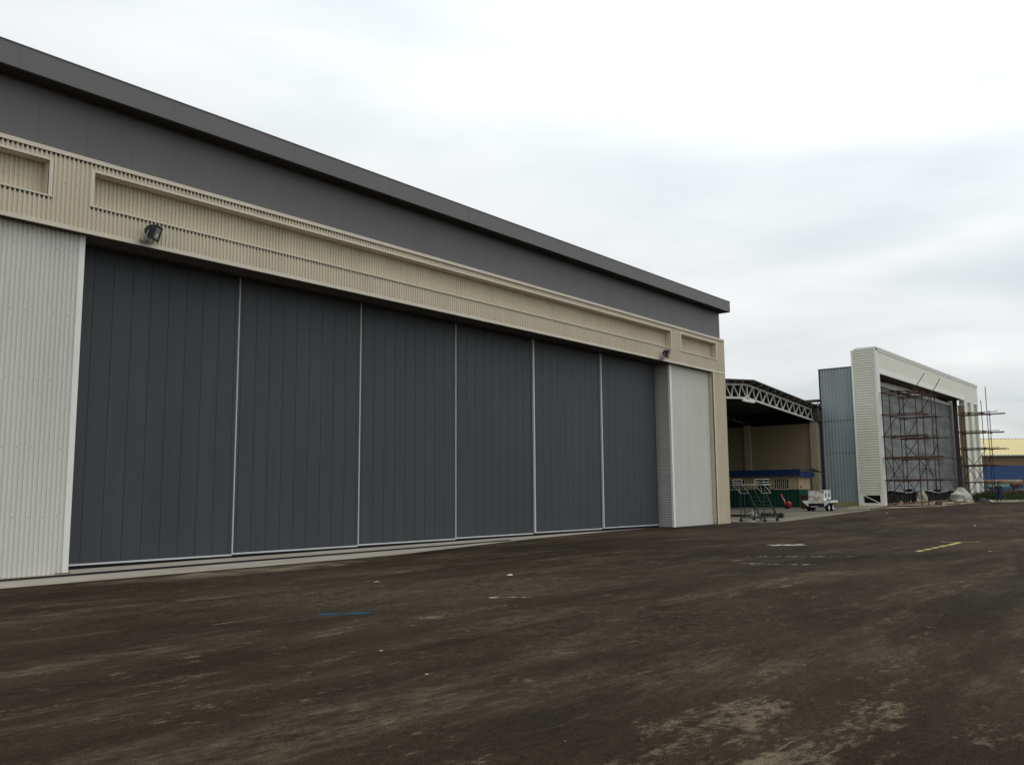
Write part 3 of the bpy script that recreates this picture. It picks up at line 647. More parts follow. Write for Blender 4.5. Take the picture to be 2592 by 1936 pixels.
for s_, ya in ((-1,Y0),(1,Y1)):
    mb = MB(); d = .42*s_
    # front face of fender and its flat top shelf along the side
    mb.prism([(X0-.012,ya,gz+.34),(X0-.012,ya,gz+.78),(X0-.012,ya+d,gz+.78),(X0-.012,ya+d,gz+.66)], (.03,0,0))
    mb.box(X0+.02,X1+.25,min(ya,ya+d),max(ya,ya+d),gz+.745,gz+.775); mb.box(X0+.02,X1+.25,min(ya+d,ya+d*.93),max(ya+d,ya+d*.93),gz+.64,gz+.744)
    mb.build('fender', M['gpuwhite'], gp)
for s_, ya in ((-1,Y0-.10),(1,Y1+.10)):
    for x in (X0+.36, X1-.20):
        mb = MB(); mb.lathe((x,ya,gz+.27),(0,s_,0),[(-.11,.05),(-.11,.22),(-.08,.265),(.08,.265),(.11,.22),(.11,.17)],28); wl = mb.build('wheel', M['rubber'], gp)
        mb = MB(); mb.lathe((x,ya,gz+.27),(0,s_,0),[(.085,.175),(.115,.165),(.07,.10),(.075,.07),(.13,.055),(.135,.0)],20); mb.build('hub', M['hub'], wl)
mb = MB(); mb.tube((X0+.5,Y0-.02,gz+.84),(X0+.8,Y0-.30,gz+.80),.05); mb.tube((X0+.8,Y0-.30,gz+.80),(X0+1.0,Y0-.30,gz+.80),.04); mb.build('cable_plug', M['black'], gp)
for x in (X0+.36, X0+1.02): MB().lathe((x,Y0-.002,gz+1.16),(0,-1,0),[(0,.0),(0,.19),(.02,.19),(.02,.0)],20).build('gauge', M['gauge'], gp)
mb = MB()
for (x,z,w_,h_) in ((X0+.25,1.38,.10,.07),(X0+.95,1.38,.11,.07),(X0+.62,1.30,.08,.06),(X0+.62,.93,.09,.06)): mb.box(x,x+w_*2,Y0-.008,Y0-.002,gz+z,gz+z+h_)
mb.build('panel_label', M['sticker'], gp)
for y in (Y0+.03, Y1-.03):
    mb = MB(); mb.box(X0-.05,X0-.02,y-.05,y+.05,gz+1.34,gz+1.43); mb.build('marker_light', M['amber'], gp)
mb = MB(); mb.box(X1-.03,X1+.03,Y0-.012,Y0-.003,gz+1.33,gz+1.42); mb.build('marker_light', M['amber'], gp)
mb = MB(); mb.box(X0-.024,X0-.019,Y1-.62,Y1-.06,gz+1.015,gz+1.045); mb.box(X0-.024,X0-.019,Y1-.92,Y1-.72,gz+.96,gz+.985); mb.bar((X0-.021,Y1-.80,gz+1.05),(X0-.021,Y1-.74,gz+.97),.004,.02)
mb.build('red_lettering', M['sticker'], gp)
fc = bpy.data.curves.new('number', 'FONT'); fc.body = '03'; fc.size = .30; fc.extrude = .002; fc.align_x = 'CENTER'
fo = bpy.data.objects.new('tmp', fc); C.objects.link(fo); bpy.context.view_layer.update()
me = bpy.data.meshes.new_from_object(fo.evaluated_get(bpy.context.evaluated_depsgraph_get())); bpy.data.objects.remove(fo)
no = bpy.data.objects.new('number_marking', me); me.materials.clear(); me.materials.append(M['rustdark']); C.objects.link(no); no.parent = gp
no.matrix_local = Matrix.Translation((X0-.0225-gx, 24.88-gy, .70)) @ Matrix.Rotation(R(-90),4,'Z') @ Matrix.Rotation(R(90),4,'X')

# ------------------------------------------------------------------ MOBILE STAIRS
sx0, sy0 = 45.45, 20.45; sz = g(46)
ms = thing('mobile_stairs', (46.2,20.4,sz), 'green mobile access stairs on castors with a white platform and white guard rails', 'stairs')
PZ = sz+1.95
mb = MB(); mb.box(45.1,45.85,19.68,21.45,PZ,PZ+.05); mb.build('platform', M['swhite'], ms)
def railend(y0, y1, s_):
    mb = MB(); r = .015; x = 45.12
    for zz in (.30,.15): mb.tube((x,y0,PZ+zz),(x,y1,PZ+zz),r)
    for y in (y0,y1): mb.tube((x,y,PZ),(x,y,PZ+.30),r); mb.tube((x,y,PZ),(45.35,y-.28,PZ-.42),r)
    mb.tube((45.35,y0-.28,PZ-.42),(45.35,y1-.28,PZ-.42),r); mb.tube((45.25,(y0+y1)/2,PZ),(45.3,(y0+y1)/2-.05,PZ-.36),r)
    for zz in (.30,.15): mb.tube((x,y0 if s_ < 0 else y1,PZ+zz),(45.8,y0 if s_ < 0 else y1,PZ+zz),r)
    mb.build('guard_rail', M['swhite'], ms)
railend(19.70,20.20,-1); railend(20.92,21.43,1)
for (x,y) in ((45.4,21.18),(45.4,20.95),(45.4,19.85),(46.95,21.1),(46.95,19.95)):
    top = PZ if x < 46 else sz+.75
    mb = MB(); mb.tube((x,y,sz+.22),(x,y,top),.024); mb.build('leg', M['sgreen'], ms)
mb = MB(); b = [(45.4,21.18),(45.4,19.85),(47.0,19.85),(47.0,21.18)]
for p, q in zip(b, b[1:]+b[:1]): mb.tube((*p,sz+.24),(*q,sz+.24),.03)
mb.tube((45.4,20.4,sz+.24),(47.0,20.4,sz+.24),.025); mb.tube((45.4,21.18,sz+.55),(47,21.18,sz+.55),.018); mb.tube((47.0,21.18,sz+.75),(47,19.85,sz+.75),.02); mb.tube((45.4,21.18,sz+.3),(45.4,19.85,sz+1.1),.014)
mb.build('base_frame', M['sgreen'], ms)
for (x,y) in ((45.4,21.18),(45.4,19.85),(47.0,19.85),(47.0,21.18)):
    mb = MB(); mb.lathe((x,y,sz+.085),(1,.3,0),[(-.03,.02),(-.03,.075),(-.02,.085),(.02,.085),(.03,.075),(.03,.02)],16); wl = mb.build('castor', M['rubber'], ms)
    mb = MB(); mb.box(x-.045,x+.045,y-.03,y+.03,sz+.15,sz+.215); mb.build('fork', M['sgreen'], wl)
for k in range(8):
    zz = sz+.23+k*.215; x = 47.35-k*.205
    mb = MB(); mb.box(x-.10,x+.10,20.07,21.01,zz-.012,zz+.012); mb.build('tread', M['tread'], ms)
for y in (20.05,21.03):
    mb = MB(); mb.bar((45.75,y,PZ-.02),(47.6,y,sz+.02),.03,.07); mb.build('stringer', M['sgreen'], ms)
    mb = MB(); mb.tube((45.6,y,PZ+.1),(45.9,y,PZ-.05),.018) if y > 20.5 else mb.tube((45.9,y,PZ-.3),(46.3,y,PZ-.75),.018)
    mb.tube((46.1,y,PZ-.35),(46.6,y,PZ-.95),.018); mb.tube((47.1,y,sz+.75),(47.75,y,sz+.02),.02); mb.build('handrail', M['sgreen'], ms)
mb = MB(); mb.tube((45.5,20.4,PZ-.25),(46.3,20.4,PZ-.98),.018); mb.build('centre_brace', M['tread'], ms)

# small things round the stairs
def block(x, y, a, b, c, label, rz=.3):
    mb = MB(); mb.box(-a/2,a/2,-b/2,b/2,0,c); cs, sn = math.cos(rz), math.sin(rz); mb.v = [(p[0]*cs-p[1]*sn+x, p[0]*sn+p[1]*cs+y, p[2]+g(x)+.006) for p in mb.v]
    return single(mb, 'paving_block', M['concblock'], label, 'block', 'pale blocks by the stairs', bevel=.01)
block(45.2,21.45,.42,.30,.09, 'pale block by the left castor of the green stairs, next to the hangar corner'); block(45.75,20.75,.45,.32,.07, 'pale flat block under the middle of the green stairs', .1)
mb = MB()
for y in (24.5,25.0,25.5): mb.box(52.6,53.8,y-.06,y+.06,g(53)+.014,g(53)+.12)
for x in (52.65,52.95,53.25,53.55): mb.box(x,x+.18,24.4,25.6,g(53)+.12,g(53)+.15)
single(mb, 'pallet', M['crate'], 'dark wooden pallet lying on the slab behind the stairs', 'pallet')
mb = MB(); mb.lathe((51.6,23.35,g(51.6)+.012),(0,0,1),[(0,.0),(0,.09),(.34,.09),(.42,.04),(.46,.03),(.54,.03),(.54,0)],20); single(mb, 'gas_bottle', M['alu_dull'], 'silver gas bottle standing on the slab behind the green stairs', 'gas bottle', smooth=True)
for i, (y, mk, lb) in enumerate(((22.72,'crate','dark can standing next to the silver gas bottle'),(22.35,'rust','rusty red can between two dark cans behind the stairs'),(21.98,'rustdark','brown can right of the rusty red can'),(21.62,'black','black can at the right end of the row of containers'))):
    mb = MB(); x = 51.8; z = g(x)+.010; mb.box(x-.12,x+.12,y-.15,y+.13,z,z+.26); mb.box(x-.1,x+.1,y-.13,y+.11,z+.26,z+.28); mb.tube((x,y-.07,z+.27),(x,y-.07,z+.34),.03); mb.bar((x,y-.02,z+.33),(x,y+.10,z+.33),.03); mb.bar((x,y+.09,z+.27),(x,y+.09,z+.33),.03)
    single(mb, 'fuel_can', M[mk], lb, 'can', 'containers behind the stairs', bevel=.02)

# ------------------------------------------------------------------ WHITE FRAMED HANGAR UNDER CONSTRUCTION
XA, XB, Y3, Z3 = 84.4, 124.5, 25.5, 14.98
wh = thing('unfinished_hangar', (104,27,.6), 'tall white portal framed hangar under construction with its doorway sheeted in silver', 'hangar')
OXL, OXR, OZ = 85.05, 117.4, 12.55
def z0(x): return g(x)-.02
# ribbed side return with low vent
mb = MB(); mb.corr((XA,27.55,1.45),(0,0,1),(0,-1,0),(-1,0,0),Z3-1.45-.25,1.85,.235,.07)
mb.box(XA+.02,XA+.04,25.7,27.55,1.45,14.9)
mb.build('ribbed_side', M['white2'], wh)
mb = MB(); mb.box(XA-.05,XA+.3,25.45,25.69,z0(84),Z3-.05); mb.box(XA-.05,XA+.2,27.56,27.75,z0(84),Z3-.2); mb.box(XA-.05,XA+.2,25.692,27.558,1.38,1.46); mb.box(XA-.05,XA+.2,25.692,27.558,z0(84),.68)
mb.box(XA-.05,XA+.2,27.30,27.558,.682,1.378); mb.box(XA-.05,XA+.2,25.692,25.80,.682,1.378)
mb.build('side_trim', M['white_trim'], wh)
mb = MB(); mb.box(XA+.25,XA+.3,25.7,27.5,.5,1.45); mb.build('vent_void', M['dark'], wh)
mb = MB(); mb.bar((XA-.02,27.25,1.36),(XA-.02,25.9,.70),.05,.12,up=(1,0,0)); mb.build('vent_brace', M['white_trim'], wh)
# front face
mb = MB(); mb.box(XA+.3,XB,Y3,Y3+.12,OZ,Z3-.35); mb.box(XA+.3,OXL,Y3+.001,Y3+.12,z0(85),OZ-.002)
mb.build('front_panel', M['white2'], wh)
mb = MB(); mb.box(XA-.08,XB+.06,Y3-.10,Y3+1.9,Z3-.16,Z3); mb.box(XA-.02,XB+.03,Y3-.05,Y3+.02,Z3-.36,Z3-.162); mb.box(XA-.06,XA+.2,25.55,27.75,Z3-.27,Z3-.162); mb.build('coping', M['white_trim'], wh)
mb = MB(); mb.box(OXL-.18,OXR+.2,Y3-.06,Y3-.002,OZ-.02,OZ+.42); mb.box(OXL-.30,OXL,Y3-.062,Y3+.05,z0(85),OZ+.44); mb.build('opening_trim', M['white_trim'], wh)
mb = MB(); mb.box(OXL-.04,OXL,Y3+.122,27.2,z0(85),OZ); mb.box(OXL,OXR,Y3+.122,27.2,OZ+.02,OZ+.08); mb.build('reveal', M['brown'], wh)
# right pilaster with two ribbed slots
sl_ = [(118.75,120.5),(122.05,123.8)]; mb = MB()
for a, b in ((OXR,118.75),(120.5,122.05),(123.8,XB)): mb.box(a,b,Y3+.001,Y3+.6,z0(a),OZ-.002)
for a, b in sl_: mb.box(a,b,Y3+.56,Y3+.6,z0(a),OZ-.002)
mb.build('pilaster', M['white2'], wh)
for a, b in sl_:
    mb = MB(); mb.corr((a,Y3+.55,z0(a)),(0,0,1),(1,0,0),(0,-1,0),OZ-z0(a)-.1,b-a,.235,.07); mb.build('ribbed_slot', M['slotshade'], wh)
    mb = MB(); mb.box(a-.16,a,Y3-.03,Y3,z0(a),OZ+.1); mb.box(b,b+.16,Y3-.03,Y3,z0(a),OZ+.1); mb.box(a,b,Y3-.03,Y3,OZ-.08,OZ+.1); mb.build('slot_trim', M['white_trim'], wh)
# jamb inside the right edge
mb = MB(); mb.box(OXR-.05,OXR-.002,Y3+.05,26.25,z0(117),11.9); mb.build('jamb_panel', M['pillar'], wh)
mb = MB(); mb.box(OXR-.3,OXR-.02,26.3,26.75,z0(117),OZ); mb.build('jamb_column', M['brown'], wh)
mb = MB(); mb.box(OXR-.12,OXR-.06,Y3-.02,26.3,11.88,11.95); mb.build('jamb_cap', M['truss'], wh)
# silver sheet hung in the doorway, sagging torn hem
mb = MB(); nx, nz = 90, 24; YTP = 27.0; vs_ = []
random.seed(3)
hem = []
for i in range(nx+1):
    u = i/nx; hem.append(1.62+.22*abs(math.sin(u*11.2+.4))+.10*math.sin(u*37)+.06*random.random())
for i in range(nx+1):
    x = OXL+.02+(OXR-.1-OXL)*i/nx
    for j in range(nz+1):
        z = hem[i]+(12.18-hem[i])*j/nz
        y = YTP+.05*math.sin(i*.55+j*.2)+.045*math.sin(j*1.7+i*.13)+.02*random.random() - .22*max(0,1-j/2)*abs(math.sin(i*.4))
        vs_.append((x,y,z))
mb.add(vs_, [(i*(nz+1)+j,(i+1)*(nz+1)+j,(i+1)*(nz+1)+j+1,i*(nz+1)+j+1) for i in range(nx) for j in range(nz)])
tp = mb.build('door_sheeting', M['tarp'], wh, smooth=True)
mb = MB()
for z in (2.45,3.35,4.3,5.9,7.5,9.3,10.7):
    mb.path([(OXL+.1+(OXR-.3-OXL)*i/24, YTP-.14-.02*math.sin(i), z+.035*math.sin(i*1.9+z)) for i in range(25)], .018 if z < 5 else .022, 5)
mb.build('sheet_seam', M['alu_dull'], tp)
mb = MB()
for i in range(0, 24):
    a, b = i/24, (i+1)/24; xa = OXL+.1+(OXR-.3-OXL)*a; xb = OXL+.1+(OXR-.3-OXL)*b
    za = 1.55+.30*abs(math.sin(a*9)); zb = 1.55+.30*abs(math.sin(b*9)); mb.bar((xa,YTP-.30,za),(xb,YTP-.30,zb),.03,.10)
mb.build('torn_hem', M['alu_dull'], tp)
# torn white strip atop the sheet, with sky reflection put into its white
mb = MB(); n = 120; vs_ = []
for i in range(n+1):
    x = OXL+.05+(OXR-1.2-OXL)*i/n; u = i/n
    tz = 12.20+.22*math.sin(math.pi*min(1,u*1.15))+.10*random.random(); vs_ += [(x,YTP-.12,11.88+.05*random.random()),(x,YTP-.13+.02*random.random(),tz)]
mb.add(vs_, [(2*i,2*i+2,2*i+3,2*i+1) for i in range(n)]); mb.build('top_strip', M['tornsheen'], tp)
mb = MB(); mb.box(OXL,OXR,27.25,27.4,z0(85)-.1,OZ+.1); mb.build('doorway_void', M['dark'], wh)
mb = MB()
for i in range(44):
    x = OXL+1+i*.70+random.uniform(-.15,.15); MB().box(x,x+random.uniform(.06,.16),27.08,27.16,g(x),g(x)+random.uniform(.5,1.05)).build('timber_prop', M['scrap'], wh)
# rear body
mb = MB(); mb.corr((84.8,31.0,.75),(0,-1,0),(0,0,1),(-1,0,0),3.3,13.33-.75,.30,.06); mb.box(84.84,124,27.8,30.98,.5,13.3); mb.box(86.6,124,31,60,.5,10.3); mb.build('side_sheeting', M['bluesteel'], wh)
mb = MB(); mb.box(84.75,84.79,27.75,31.0,8.35,8.40); mb.box(84.75,84.79,27.75,31.0,5.3,5.33); mb.box(84.74,84.8,30.9,31.02,.7,13.33); mb.build('sheet_joint', M['navy'], wh)
mb = MB(); mb.box(84.70,85.2,27.75,31.05,13.33,13.40); mb.build('roof_edge', M['roofdark'], wh)
mb = MB(); mb.box(84.72,84.9,27.76,31.1,z0(84),.76); mb.build('plinth', M['yellowwash'], wh)
mb = MB(); mb.box(84.78,84.81,31.05,36,.3,9.0); mb.build('navy_wall', M['navy'], wh)
mb = MB(); mb.box(84.45,86.5,31.0,40,10.44,10.50); mb.box(84.47,84.53,31.0,40,10.34,10.438); mb.build('lean_to_roof', M['roofdark'], wh)
mb = MB()
for i in range(8):
    y = 31.15+i*1.0; mb.bar((84.6,y,9.0),(84.6,y,10.25),.09); mb.bar((84.6,y,9.0),(84.6,y+1.0,10.25),.07)
mb.build('eave_lattice', M['truss'], wh)

# ------------------------------------------------------------------ SCAFFOLDING
def scaffold(label, ax, bx, ya, yd, nb, z_base, levels, ext, tall=None, ladder=True, seed=1, braces=()):
    rnd = random.Random(seed)
    o = thing('scaffold_tower', (ax,yd,g(ax)), label, 'scaffolding', 'scaffold towers at the unfinished hangar')
    r = .040; xs = [ax+(bx-ax)*i/nb for i in range(nb+1)]; ztop = levels[-1]
    if ladder: xs[-2] = bx-(bx-ax)/nb*.62
    def T(p, q, name, m='rust', rr=r): MB().tube(p, q, rr, 8).build(name, M[m], o, smooth=False)
    for i, x in enumerate(xs):
        for y in (ya, yd):
            zt = ztop+rnd.uniform(.15,.55)
            if tall and y == yd and i in tall: zt = ztop+tall[i]
            mb = MB(); mb.tube((x,y,g(x)),(x,y,zt),r,8)
            for z in levels: mb.box(x-.065,x+.065,y-.075,y+.055,z-.075,z+.075)      # couplers
            mb.build('upright', M['rustdark'], o)
    for k, z in enumerate(levels):
        for y in (ya, yd): T((ax-.35,y-.05,z),(bx+.4,y-.05,z+.02),'ledger','rust')
        for i, x in enumerate(xs):
            e = ext[k] if i in (len(xs)-1, 0, 1) else .25
            T((x+.05,ya+.2,z+.05),(x+.05,yd-e*rnd.uniform(.6,1.),z+.07),'transom','rust')
            if i < len(xs)-1: T((x+.75,ya+.15,z+.10),(x+.75+rnd.uniform(-.2,.2),yd-.3*rnd.random(),z+.10),'transom','rust',.03)
        if k >= 1:
            for j in range(2):
                xx = rnd.choice(xs[:-1])+rnd.uniform(.1,.9); mb = MB(); mb.box(xx,xx+.22,yd-.3,ya+.1,z+.11,z+.15); mb.build('board', M['board'], o)
    mb = MB(); z = levels[-1]+.13
    mb.bar((ax-.5,ya-.9,z+.02),(bx+.3,ya-.9,z+.02),.25,.04); mb.bar((ax+.4,ya-1.3,z+.06),(bx-.5,yd+.5,z+.06),.25,.04); mb.build('board', M['board'], o)
    for (p, q) in braces: T(p, q, 'brace', 'rustdark', .033)
    if ladder:
        z = g(bx)+1.; x0, x1 = xs[-2], xs[-1]; n = 0
        while z < ztop-1.2:
            T((x0-.12,yd-.05,z+.03),(x1+.12,yd-.05,z-.03),'rung','rust',.026); z += (.62,1.35,.7,1.3)[n % 4]; n += 1
    for x in xs:
        for y in (ya, yd): mb = MB(); mb.box(x-.08,x+.08,y-.08,y+.08,g(x)+.021,g(x)+.035); mb.build('base_plate', M['rustdark'], o)
    return o
A, B, ya, yd = 84.35, 90.9, 25.15, 22.3
lv = [2.66,4.66,6.62,8.60,10.6]
scaffold('tall rusty scaffold tower standing in front of the left part of the silver sheeted doorway', A, B, ya, yd, 3, .6, lv, [2.2,2.6,1.3,.8,.3], seed=2,
    braces=[((A,ya,6.7),(A,yd-.9,12.1)), ((B,ya,6.6),(B,yd-.6,12.3)), ((A,ya,5.9),(A,yd+.1,1.0)), ((B,ya,6.1),(B,yd+.1,2.7)), ((B,yd,6.1),(B,ya,.9)), ((A,yd,6.2),(A,ya,2.3)),
            ((A,ya,4.9),(B-1.2,ya,1.5)), ((A,ya-.1,1.2),(A+2.6,yd+.6,4.4)), ((A+2.1,yd,4.9),(B,yd,.8))])
A2, B2 = 110.9, 114.9
lv2 = [2.62,4.5,6.4,8.3,10.4]
scaffold('slimmer rusty scaffold tower in front of the white slotted pilaster, one upright rising above it', A2, B2, ya, yd+.1, 2, .7, lv2, [.9,1.6,1.8,1.9,2.2], tall={0:1.4,1:3.2}, seed=5,
    braces=[((A2,ya,5.9),(A2+1.0,yd,1.0)), ((B2,ya,5.9),(B2,yd+.1,1.0)), ((B2,yd,6.0),(B2,ya,1.4)), ((A2,ya,2.4),(A2,yd,6.2)), ((A2,ya,1.0),(B2,ya,3.6))])

# rubble in front of the doorway
def heap(name, c, sx, sy, sz_, mk, label, cat, seed):
    rnd = random.Random(seed); bm = bmesh.new(); bmesh.ops.create_icosphere(bm, subdivisions=3, radius=1)
    ph = [rnd.uniform(0,6.28) for _ in range(6)]
    for v in bm.verts:
        d = v.co.normalized(); k = 1+.16*math.sin(d.x*5+ph[0])*math.cos(d.y*4+ph[1])+.12*math.sin(d.z*7+d.x*6+ph[2])+.05*rnd.random()
        v.co = Vector((d.x*sx*k, d.y*sy*k, max(-.05, d.z*sz_*k*(1.1 if d.z > 0 else .0))))
    me = bpy.data.meshes.new(name); bm.to_mesh(me); bm.free(); me.materials.append(M[mk]); o = bpy.data.objects.new(name, me); C.objects.link(o); o.location = (c[0],c[1],g(c[0])+.02)
    return tag(o, label, cat)
heap('plastic_sheet_heap', (104.2,23.6), 1.5, .95, 1.15, 'plastic', 'crumpled translucent white plastic sheet heaped beside the slim scaffold tower', 'plastic heap', 4)
heap('sack_pile', (99.2,26.2), 1.3, .45, 1.1, 'cream', 'cream sacks piled against the foot of the silver sheeting', 'sacks', 9)
mb = MB(); rnd = random.Random(8)
for k in range(5):
    rr = .9-.06*k; pts = [(99.3+rr*1.35*math.cos(a*.4), 20.75+rr*.55*math.sin(a*.4), g(99)+.07+.085*k) for a in range(17)]; mb.path(pts, .06, 6)
single(mb, 'hose_coil', M['hose'], 'flat coil of black hose lying on the sandy edge near the walking person', 'hose')
heap('red_tarp', (101.8,20.45), .55, .35, .22, 'rust', 'small red folded tarpaulin lying at the end of the black hose coil', 'tarpaulin', 5)
heap('white_bag', (100.9,20.1), .3, .2, .14, 'plastic', 'small white bag on the sandy edge between hose coil and red tarpaulin', 'bag', 12)
heap('debris_lump', (98.0,21.6), .32, .22, .26, 'plastic', 'small white lump lying between the plastic heap and the hose coil', 'debris', 14)
heap('red_valve', (85.9,21.3), .4, .28, .32, 'rust', 'small rusty red lump lying at the foot of the tall scaffold tower', 'debris', 15)
PL = [((86.3,26.4),(99.5,25.2),.07,'long rusty pipe on the ground along the silver doorway'), ((84.9,25.7),(90.2,25.8),.05,'short rusty tube on the ground by the white left jamb'),
      ((100.5,24.9),(108.5,24.2),.06,'rusty red tube on the ground behind the plastic heap'), ((103.0,22.0),(110.5,22.6),.06,'rusty tube on the sand below the slotted pilaster'), ((96.6,22.5),(98.8,21.9),.07,'short dark plank on the sand in front of the plastic heap')]
for p, q, r_, lb in PL:
    mb = MB(); mb.tube((*p,g(p[0])+.02+r_),(*q,g(q[0])+.02+r_),r_,8); single(mb, 'loose_tube', M['rustbright'], lb, 'tube', 'loose tubes in front of the doorway')
rnd = random.Random(31)
for k in range(9):
    heap('rubble_piece', (rnd.uniform(86,112), rnd.uniform(24.6,26.4)), rnd.uniform(.15,.35), rnd.uniform(.12,.25), rnd.uniform(.10,.28), rnd.choice(['cream','rust','scrap','plastic']), 'small lump of rubble on the sand at the foot of the silver doorway sheeting', 'rubble', 40+k)['group'] = 'rubble at the doorway'
for (p, q, lb) in (((92.5,24.2),(97.5,24.5),'pale plank lying on the sand in front of the cream sacks'), ((88.2,21.2),(91.6,21.0),'short plank on the sand at the near foot of the tall scaffold tower')):
    mb = MB(); mb.bar((*p,g(p[0])+.06),(*q,g(q[0])+.06),.28,.05); single(mb, 'plank', M['crate'] if p[0] < 90 else M['cream'], lb, 'plank', 'planks at the doorway')
mb = MB(); pts = [(70.5,22.3),(74,22.7),(78,23.4),(80.5,23.7),(80.9,22.9),(80.6,21.9),(82.5,21.2),(85.5,21.0)]
P3 = []
for a, b in zip(pts, pts[1:]):
    for i in range(4): P3.append((a[0]+(b[0]-a[0])*i/4, a[1]+(b[1]-a[1])*i/4, g(a[0]+(b[0]-a[0])*i/4)+.075))
mb.path(P3, .05, 6); single(mb, 'cable', M['hose'], 'thick black cable snaking over the sand in front of the white left jamb', 'cable')

# ------------------------------------------------------------------ PERSON
def skinned(name, verts, edges, radii, mk, parent, root=0, sub=2):
    me = bpy.data.meshes.new(name); me.from_pydata(verts, edges, []); me.update(); me.materials.append(M[mk])
    o = bpy.data.objects.new(name, me); C.objects.link(o); o.parent = parent
    sk = o.modifiers.new('s', 'SKIN'); lay = me.skin_vertices[0] if me.skin_vertices else None
    if lay is None:
        bm = bmesh.new(); bm.from_mesh(me); bm.verts.layers.skin.verify(); bm.to_mesh(me); bm.free(); lay = me.skin_vertices[0]
    for i, r_ in enumerate(radii):
        lay.data[i].radius = r_ if isinstance(r_, tuple) else (r_, r_); lay.data[i].use_root = (i == root)
    sk.use_smooth_shade = True; sk.use_x_symmetry = False
    sd_ = o.modifiers.new('u', 'SUBSURF'); sd_.levels = sub; sd_.render_levels = sub
    return o
pz = g(104.4)+.02
ps = thing('person', (104.4,20.02,pz), 'person in dark jacket and blue trousers walking away near the scaffolding', 'person', rz=R(15)); ps.scale = (1.08,1.08,1.08)
# local frame: facing +X, left is +Y
V = [(0,0,.95),(0,0,1.15),(.01,0,1.38),(.02,0,1.50),(.03,0,1.58),(.04,0,1.68),(.03,0,1.76),           # 0-6 spine and head
     (0,.10,.92),(.10,.11,.50),(.16,.11,.09),(.28,.12,.045),                                             # 7-10 left leg, forward
     (0,-.10,.92),(.02,-.11,.50),(-.14,-.11,.10),(-.03,-.12,.045),                                       # 11-14 right leg, behind
     (0,.19,1.43),(-.06,.25,1.16),(-.02,.27,.92),(.0,.27,.84),                                           # 15-18 left arm
     (0,-.19,1.43),(.04,-.25,1.16),(.10,-.27,.92),(.12,-.27,.84)]                                        # 19-22 right arm
E_ = [(0,1),(1,2),(2,3),(3,4),(4,5),(5,6),(0,7),(7,8),(8,9),(9,10),(0,11),(11,12),(12,13),(13,14),(2,15),(15,16),(16,17),(17,18),(2,19),(19,20),(20,21),(21,22)]
Ra = [(.13,.10),(.12,.10),(.14,.10),.055,.075,(.095,.08),.05,.085,.058,.042,.035,.085,.058,.042,.035,.05,.04,.03,.032,.05,.04,.03,.032]
for base, s_ in ((18,1),(22,-1)):                                                                        # five fingers each
    bx, by, bz = V[base]
    for k, (dx, ln) in enumerate(((-.028,.062),(-.010,.078),(.010,.084),(.028,.074))):
        i = len(V); V += [(bx+dx,by,bz-.035),(bx+dx+.008,by-s_*.008,bz-.035-ln*.6),(bx+dx+.020,by-s_*.018,bz-.035-ln)]; E_ += [(base,i),(i,i+1),(i+1,i+2)]; Ra += [.010,.009,.007]
    i = len(V); V += [(bx+.038,by-s_*.012,bz-.005),(bx+.055,by-s_*.022,bz-.045)]; E_ += [(base,i),(i,i+1)]; Ra += [.011,.009]
skinned('body', V, E_, Ra, 'skin', ps)
JV = [(0,0,.90),(0,0,1.12),(.01,0,1.36),(.02,0,1.47),(0,.20,1.42),(-.06,.255,1.16),(-.02,.272,.93),(0,-.20,1.42),(.04,-.255,1.16),(.10,-.272,.93)]
skinned('jacket', JV, [(0,1),(1,2),(2,3),(2,4),(4,5),(5,6),(2,7),(7,8),(8,9)], [(.17,.15),(.16,.14),(.17,.125),.075,.072,.062,.052,.072,.062,.052], 'jacket', ps)
TV = [(0,0,.97),(0,.095,.90),(.10,.11,.50),(.155,.11,.12),(0,-.095,.90),(.02,-.11,.50),(-.13,-.11,.13)]
skinned('trousers', TV, [(0,1),(1,2),(2,3),(0,4),(4,5),(5,6)], [(.155,.13),.115,.088,.075,.115,.088,.075], 'trousers', ps)
skinned('hair', [(.015,0,1.66),(.01,0,1.73),(.03,0,1.785)], [(0,1),(1,2)], [(.085,.075),(.10,.085),.05], 'hair', ps)
for (x,y) in ((.20,.115),(-.09,-.115)):
    mb = MB(); mb.prism([(x-.09,y-.045,0),(x+.17,y-.04,0),(x+.17,y+.04,0),(x-.09,y+.045,0)], (0,0,.035)); mb.prism([(x-.08,y-.04,.035),(x+.15,y-.035,.035),(x+.15,y+.035,.035),(x-.08,y+.04,.035)], (0,0,.045)); mb.build('shoe', M['black'], ps, local=True, bevel=.012)

# ------------------------------------------------------------------ FAR BACKGROUND
fb = thing('warehouse', (260,60,1.2), 'distant warehouse with pale yellow roof, brown band and blue lower wall', 'warehouse')
# long front runs almost across the view; u along the front, n towards the camera
P0 = Vector((228,68,0)); P1 = Vector((256,33.5,0)); u_ = (P1-P0).normalized(); n_ = Vector((u_.y,-u_.x,0)); n_ = n_ if n_.dot(Vector((-1,-.3,0))) > 0 else -n_
def fpt(a, d, z): p = P0 + u_*a + n_*d; return (p.x,p.y,z)
def slab(a0, a1, d0, d1, z0_, z1_): 
    mb = MB(); mb.add([fpt(a0,d0,z0_),fpt(a1,d0,z0_),fpt(a1,d1,z0_),fpt(a0,d1,z0_),fpt(a0,d0,z1_),fpt(a1,d0,z1_),fpt(a1,d1,z1_),fpt(a0,d1,z1_)],[(0,3,2,1),(4,5,6,7),(0,1,5,4),(1,2,6,5),(2,3,7,6),(3,0,4,7)]); return mb
slab(0,90,-30,0,1.0,7.95).build('blue_wall', M['blwall'], fb); slab(0,90,-29.9,-.05,7.952,10.5).build('brown_wall', M['bwall'], fb)
